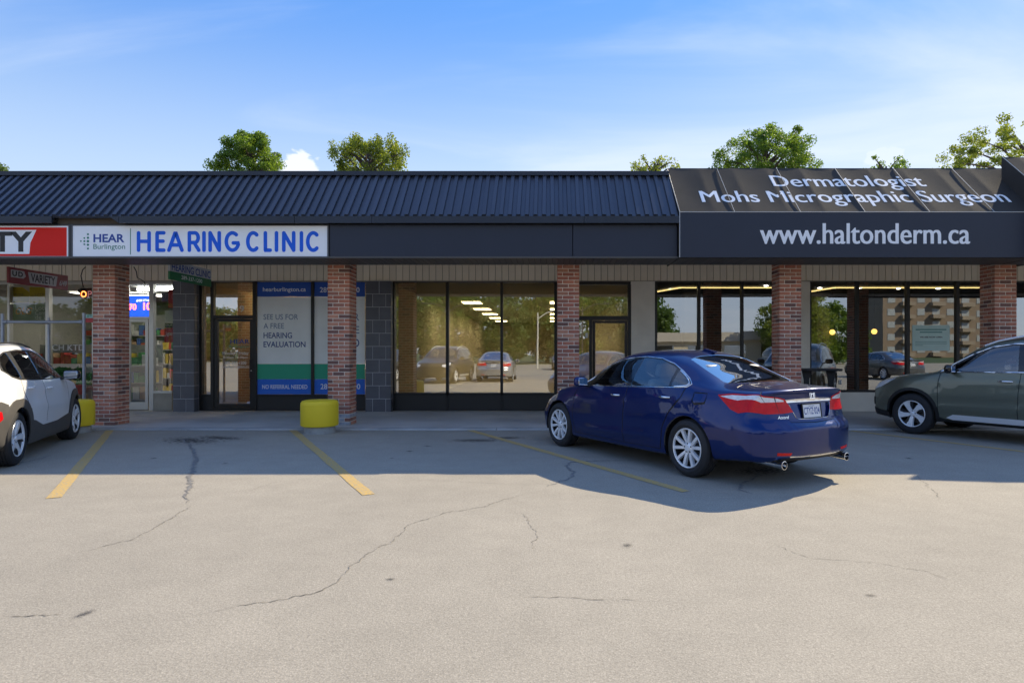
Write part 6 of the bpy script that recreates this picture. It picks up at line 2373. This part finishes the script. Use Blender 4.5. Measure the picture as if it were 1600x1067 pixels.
M_YDRUM = worn_paint('yellow painted concrete', (.92, .66, .02), (.42, .36, .22), .66, .72, 9, .6)
M_YBASE = mat('bare concrete base', (.36, .35, .32), .9, var=.25, vscale=9, bump=.3, bscale=50)
for (x, lab) in ((499.5, 'stout yellow concrete bollard at the foot of the pillar by the clinic posters'), (114, 'stout yellow concrete bollard half hidden behind the white crossover')):
    t = thing('bollard', lab, 'bollard', ((x - CX) * 11.2 / F_PX, 11.2, 0), 0, 'yellow bollards on the kerb line')
    b = MB()
    b.lathe([(0, .585), (.26, .585), (.30, .572), (.322, .54), (.326, .50), (.326, .16), (.318, .132), (.29, .122), (0, .122)], 48)
    b.build('drum', M_YDRUM, t, 35)
    b = MB()
    b.lathe([(0, .121), (.262, .121), (.272, .10), (.275, 0)], 40)
    b.build('base', M_YBASE, t, 35)

M_STAND = mat('black stand', (.014, .014, .016), .45)
t = thing('outdoor_table', 'black slab-topped outdoor table behind the trunk of the blue sedan', 'table', ((1279 - CX) * 13.9 / F_PX, 13.9, SWZ))
b = MB()
b.rbox(-.41, .41, -.30, .30, 1.00, 1.055, .02, 2)
b.build('top', M_STAND, t, 40)
for xx in (-.27, .27):
    b = MB()
    b.prism([(xx - .10, -.03, 1.0), (xx + .10, -.03, 1.0), (xx + .05, -.03, .80), (xx + .045, -.03, 0), (xx - .045, -.03, 0), (xx - .05, -.03, .80)], (0, .06, 0))
    b.build('leg', M_STAND, t)
b = MB()
b.box(-.22, .22, -.015, .015, .22, .30)
b.build('stretcher', M_STAND, t)
b = MB()
b.rbox(-.03, .03, -.03, .03, 0, .10, .01, 2, M=Matrix.Translation((.43, -.1, .70)))
b.build('bracket', M_ALU, t)

# cable drooping from the canopy
b = MB()
pts = [at(x, y, 13.0) for x, y in ((134, 417), (129, 422), (126.5, 431), (128.5, 441), (130, 449))]
b.tube(pts, .010, 6)
tag(b.build('cable', M_BLACK), 'black cable looping down from the canopy by the leftmost pillar', 'cable')
b = MB()
pts = [at(x, y, 13.6) for x, y in ((209, 417), (213, 424), (214.5, 434), (222, 438), (226, 441), (226.5, 456))]
b.tube(pts, .010, 6)
tag(b.build('cable', M_BLACK), 'black cable hanging over the variety store door', 'cable')

# ------------------------------------------------------------------ trees
def leaf_mat(name, col, tr):
    m = bpy.data.materials.new(name)
    m.use_nodes = True
    n, l = m.node_tree.nodes, m.node_tree.links
    n.clear()
    o = n.new('ShaderNodeOutputMaterial')
    d = n.new('ShaderNodeBsdfPrincipled')
    d.inputs['Roughness'].default_value = .5
    t = n.new('ShaderNodeBsdfTranslucent')
    x = n.new('ShaderNodeMixShader')
    x.inputs[0].default_value = tr
    tcn = n.new('ShaderNodeTexCoord')
    nz_ = n.new('ShaderNodeTexNoise')
    nz_.inputs['Scale'].default_value = 1.6
    nz_.inputs['Detail'].default_value = 8
    nz_.inputs['Roughness'].default_value = .7
    l.new(tcn.outputs['Object'], nz_.inputs['Vector'])
    cr = n.new('ShaderNodeValToRGB')
    cr.color_ramp.elements[0].position = .33
    cr.color_ramp.elements[1].position = .67
    cr.color_ramp.elements[0].color = (col[0] * .55, col[1] * .62, col[2] * .6, 1)
    cr.color_ramp.elements[1].color = (col[0] * 1.5, col[1] * 1.25, col[2] * 1.1, 1)
    l.new(nz_.outputs['Fac'], cr.inputs[0])
    l.new(cr.outputs[0], d.inputs['Base Color'])
    mu = n.new('ShaderNodeMix')
    mu.data_type, mu.blend_type = 'RGBA', 'MULTIPLY'
    mu.inputs['Factor'].default_value = 1
    l.new(cr.outputs[0], mu.inputs['A'])
    mu.inputs['B'].default_value = (1.9, 1.7, .8, 1)
    l.new(mu.outputs['Result'], t.inputs['Color'])
    l.new(d.outputs[0], x.inputs[1])
    l.new(t.outputs[0], x.inputs[2])
    l.new(x.outputs[0], o.inputs[0])
    return m
M_BARK = mat('bark', (.085, .066, .05), .95, var=.3, vscale=5, bump=.5, bscale=14)
LEAF = [leaf_mat('leaf mid green', (.105, .20, .030), .5), leaf_mat('leaf yellow green', (.145, .215, .035), .52), leaf_mat('leaf deep green', (.08, .15, .03), .42)]

def tree_meshes(H, zc, rx, rz, ncl, per, leaf, clr, seed, mi, upright=0.0):
    """trunk and crown meshes for a tree of height H; crown ellipsoid about height zc"""
    rg = np.random.default_rng(seed)
    C = []
    while len(C) < ncl:
        p = rg.normal(size=3)
        p /= np.linalg.norm(p)
        q = p * rg.uniform(.35, 1.0) ** .5
        if q[2] < -.75:
            continue
        lump = 1 + .18 * math.sin(3 * math.atan2(p[1], p[0]) + seed) + rg.normal() * .10
        C.append(np.array([q[0] * rx * lump, q[1] * rx * lump, zc + q[2] * rz * (1 + rg.normal() * .06)]))
    C = np.array(C)
    C[:, 2] = np.minimum(C[:, 2], H - clr * .6)
    n = ncl * per
    ci = np.repeat(np.arange(ncl), per)
    rad = clr * (.65 + .7 * rg.random(ncl))
    d = rg.normal(size=(n, 3))
    d /= np.linalg.norm(d, axis=1, keepdims=True)
    rr = rg.random((n, 1)) ** .45
    st = np.array([1, 1, .75 + upright])
    pos = C[ci] + d * rr * rad[ci][:, None] * st
    a = rg.normal(size=(n, 3)) + np.array([0, 0, -.3])
    a /= np.linalg.norm(a, axis=1, keepdims=True)
    b = np.cross(a, rg.normal(size=(n, 3)))
    b /= np.linalg.norm(b, axis=1, keepdims=True)
    s = leaf * (.6 + .8 * rg.random((n, 1)))
    nrm = np.cross(a, b)
    V = np.stack([pos - a * s * .5, pos + b * s * .32 + nrm * s * .10, pos + a * s * .5, pos - b * s * .32 + nrm * s * .10], 1).reshape(-1, 3)
    F = np.arange(n * 4).reshape(-1, 4)
    me = bpy.data.meshes.new('crown')
    me.vertices.add(len(V))
    me.vertices.foreach_set('co', V.ravel())
    me.loops.add(n * 4)
    me.loops.foreach_set('vertex_index', F.ravel())
    me.polygons.add(n)
    me.polygons.foreach_set('loop_start', np.arange(0, n * 4, 4))
    me.polygons.foreach_set('loop_total', np.full(n, 4))
    me.materials.append(LEAF[mi])
    me.update(calc_edges=True)
    tb_ = MB()
    top = zc + rz * .55
    r0 = H * .018 + .04
    path = [(0.12 * math.sin(k * 1.3 + seed) * k / 6, .12 * math.cos(k * .9 + seed) * k / 6, top * k / 8) for k in range(9)]
    tb_.tube(path, [r0 * (1.25 if k == 0 else 1) * (1 - .80 * k / 8) for k in range(9)], 8)
    for k in range(0, ncl, max(1, ncl // 34)):
        c = Vector(C[k])
        z0 = max(zc - rz * .8, min(top * .95, c.z - (.5 + .35 * math.hypot(c.x, c.y))))
        f = z0 / top * 8
        i = min(7, int(f))
        p0 = Vector(path[i]).lerp(Vector(path[i + 1]), f - i)
        mid = p0.lerp(c, .55) + Vector((0, 0, .12 * (c - p0).length))
        rb_ = r0 * .34
        tb_.tube([p0, mid, c], [rb_, rb_ * .55, rb_ * .18], 5)
    return tb_.mesh('trunk', M_BARK, 50), me

def plant_tree(label, X, Y, ms, rz=0.0, s=1.0, group='trees behind the plaza', name='tree'):
    t = thing(name, label, 'tree', (X, Y, 0), rz, group)
    t.scale = (s, s, s)
    link('trunk', ms[0], t)
    link('crown', ms[1], t)
    return t

TY = 44.0
def tx(x): return (x - CX) / F_PX * TY
def tz(y): return CAMH + (CY - y) / F_PX * TY
plant_tree('round leafy tree above the roof over the clinic sign', tx(394), TY, tree_meshes(tz(207), tz(262), 2.15, 2.7, 110, 260, .135, .50, 4, 0))
plant_tree('pale open-crowned tree above the roof left of the middle', tx(578), TY, tree_meshes(tz(212), tz(262), 2.75, 2.45, 85, 190, .145, .40, 9, 1, .9))
plant_tree('broad dense tree above the black awning', tx(1196), TY, tree_meshes(tz(202), tz(268), 3.35, 3.1, 150, 260, .135, .54, 12, 0))
plant_tree('thin treetop just showing above the roof beside the awning', tx(1022), TY, tree_meshes(tz(240), tz(280), 1.9, 1.9, 34, 55, .15, .42, 15, 1))
plant_tree('sparse spreading tree at the right edge above the awning', tx(1590), TY - 1, tree_meshes(tz(196), tz(268), 6.8, 2.9, 150, 150, .145, .46, 21, 1))
plant_tree('low treetop peeping over the black awning near its right end', tx(1385), TY, tree_meshes(tz(243), tz(284), 2.4, 1.9, 34, 55, .15, .42, 33, 0))
plant_tree('treetop at the left edge above the metal roof', tx(-42), TY, tree_meshes(tz(232), tz(285), 2.35, 2.6, 70, 200, .145, .5, 27, 2))

# ------------------------------------------------------------------ the far side of the lot, seen mirrored in the shop windows
ma = tree_meshes(10.5, 5.0, 5.0, 5.3, 170, 90, .40, 1.25, 41, 0)
mb_ = tree_meshes(9.0, 4.2, 4.8, 4.6, 150, 90, .40, 1.2, 42, 2)
mc_ = tree_meshes(11.5, 5.4, 4.8, 5.8, 170, 90, .40, 1.25, 43, 1)
rg = random.Random(2)
_ord = ['first', 'second', 'third', 'fourth', 'fifth', 'sixth', 'seventh', 'eighth', 'ninth', 'tenth', 'eleventh', 'twelfth', 'thirteenth', 'fourteenth']
for k in range(14):
    X = -74 + 6.6 * k
    plant_tree(f'{_ord[k]} tree of the row across the lot, mirrored in the shop windows', X + rg.uniform(-1, 1), -56 + rg.uniform(-5, 5), (ma, mb_, mc_)[k % 3], rg.uniform(0, 6), rg.uniform(.8, 1.08), 'trees across the lot')
for k, X in enumerate((24, 31)):
    plant_tree(('bright tree beside the low beige block, mirrored in the right windows', 'tree behind the low beige block, mirrored in the right windows')[k], X, -30 - 9 * k, (mc_, ma)[k], k, .66, 'trees across the lot')
b = MB()
b.add([(-400, -400, .01), (400, -400, .01), (400, -48, .01), (-400, -48, .01)], [(0, 1, 2, 3)])
tag(b.build('grass_verge', mat('grass', (.05, .085, .02), .9, var=.3, vscale=.6)), 'grass verge across the parking lot', 'grass', kind='structure')

# low beige block opposite
t = thing('low_building', 'low beige block with flat roof, mirrored in the dermatology windows', 'building', (17, -33, 0))
b = MB()
b.box(-8, 8, -6, 0, 0, 2.6)
b.build('wall', mat('beige block', (.50, .44, .33), .9), t)
b = MB()
b.box(-8.4, 8.4, -6.4, .5, 2.6, 3.5)
b.build('roof', mat('roof band', (.44, .40, .34), .8), t)
for k in range(4):
    b = MB()
    b.box(-6.5 + 3.6 * k, -4.4 + 3.6 * k, .0, .04, .9, 2.2)
    b.build('window', M_PANE_D, t)
# apartment block far away
t = thing('apartment_block', 'brown apartment block with balconies, mirrored in the right windows', 'building', (93, -125, 0))
b = MB()
b.box(-13, 13, -6, 6, 0, 15.5)
b.box(-7, -2, -4, 4, 15.5, 18.5)
b.build('wall', mat('brown brick far', (.24, .18, .13), .9), t)
wm = MB(); wm.box(-.9, .9, 0, .08, 0, 1.5); wm = wm.mesh('window', mat('far window', (.35, .37, .38), .2))
bm_ = MB(); bm_.box(-1.5, 1.5, 0, 1.3, 0, .9); bm_ = bm_.mesh('balcony', mat('far balcony', (.30, .24, .18), .8))
for f in range(5):
    for c in range(7):
        o = link('window', wm, t)
        o.location = (-11 + 3.6 * c, 6.0, 1.2 + 3.0 * f)
        if c % 2:
            o = link('balcony', bm_, t)
            o.location = (-11 + 3.6 * c, 6.1, .4 + 3.0 * f)
# lamp posts
def lamp_post(label, X, Y, H, arms, m):
    t = thing('lamp_post', label, 'lamp post', (X, Y, 0), 0, 'lamp posts across the lot')
    b = MB()
    b.tube([(0, 0, 0), (0, 0, H)], [.10, .06], 10)
    b.build('pole', m, t, 50)
    for sg in arms:
        b = MB()
        b.tube([(0, 0, H - .6), (sg * .8, 0, H - .05), (sg * 1.8, 0, H + .3), (sg * 2.7, 0, H + .33)], .045, 8)
        b.build('arm', m, t, 50)
        b = MB()
        b.rbox(sg * 3.0 - .4, sg * 3.0 + .4, -.15, .15, H + .27, H + .40, .05, 2)
        b.build('lamp_head', m, t, 40)
lamp_post('dark double-armed lamp post mirrored in the vacant shop window', -12.5, -46, 7.0, (-1, 1), mat('pole dark', (.06, .06, .06), .5))
lamp_post('dark double-armed lamp post mirrored above the vacant shop door', 4.0, -48, 7.2, (-1, 1), mat('pole dark', (.06, .06, .06), .5))
lamp_post('pale single-armed lamp post mirrored in the vacant shop window', -1.2, -28, 5.2, (1,), mat('pole pale', (.55, .55, .5), .5))

# cars that stand behind the photographer
P_SILVER = paint('silver car paint', (.42, .42, .43), .6, .3)
P_BLACK = paint('black car paint', (.012, .012, .014), .3, .3)
P_GREY = paint('grey car paint', (.10, .105, .11), .5, .3)
P_NAVY = paint('midnight car paint', (.012, .018, .05), .4, .3)
def parked(src, swap, label, X, Y, rz):
    c = copy_tree(src, None, swap)
    tag(c, label, 'car', 'cars across the lot')
    c.location, c.rotation_euler = (X, Y, 0), (0, 0, rz)
parked(accord, {'blue car paint': P_SILVER}, 'silver sedan mirrored tail-on in the vacant shop window', -2.75, -4.4, R(90))
parked(forester, {'green car paint': P_BLACK}, 'black wagon mirrored nose-on in the vacant shop window', -5.4, 2.2, R(-82))
parked(kona, {'white car paint': P_GREY}, 'dark grey crossover mirrored at the left of the vacant shop window', -8.4, .5, R(-90))
parked(kona, {'white car paint': P_BLACK}, 'black crossover mirrored far back in the vacant shop window', -7.8, -22, R(90))
parked(accord, {'blue car paint': P_NAVY}, 'midnight blue sedan mirrored far back near the pale lamp post', 1.0, -22, R(-90))
parked(forester, {'green car paint': P_GREY}, 'grey wagon mirrored in the right dermatology windows', 13.2, -.5, R(-100))
parked(accord, {'blue car paint': P_GREY}, 'grey sedan mirrored beside the window notice', 17.5, -6, R(80))
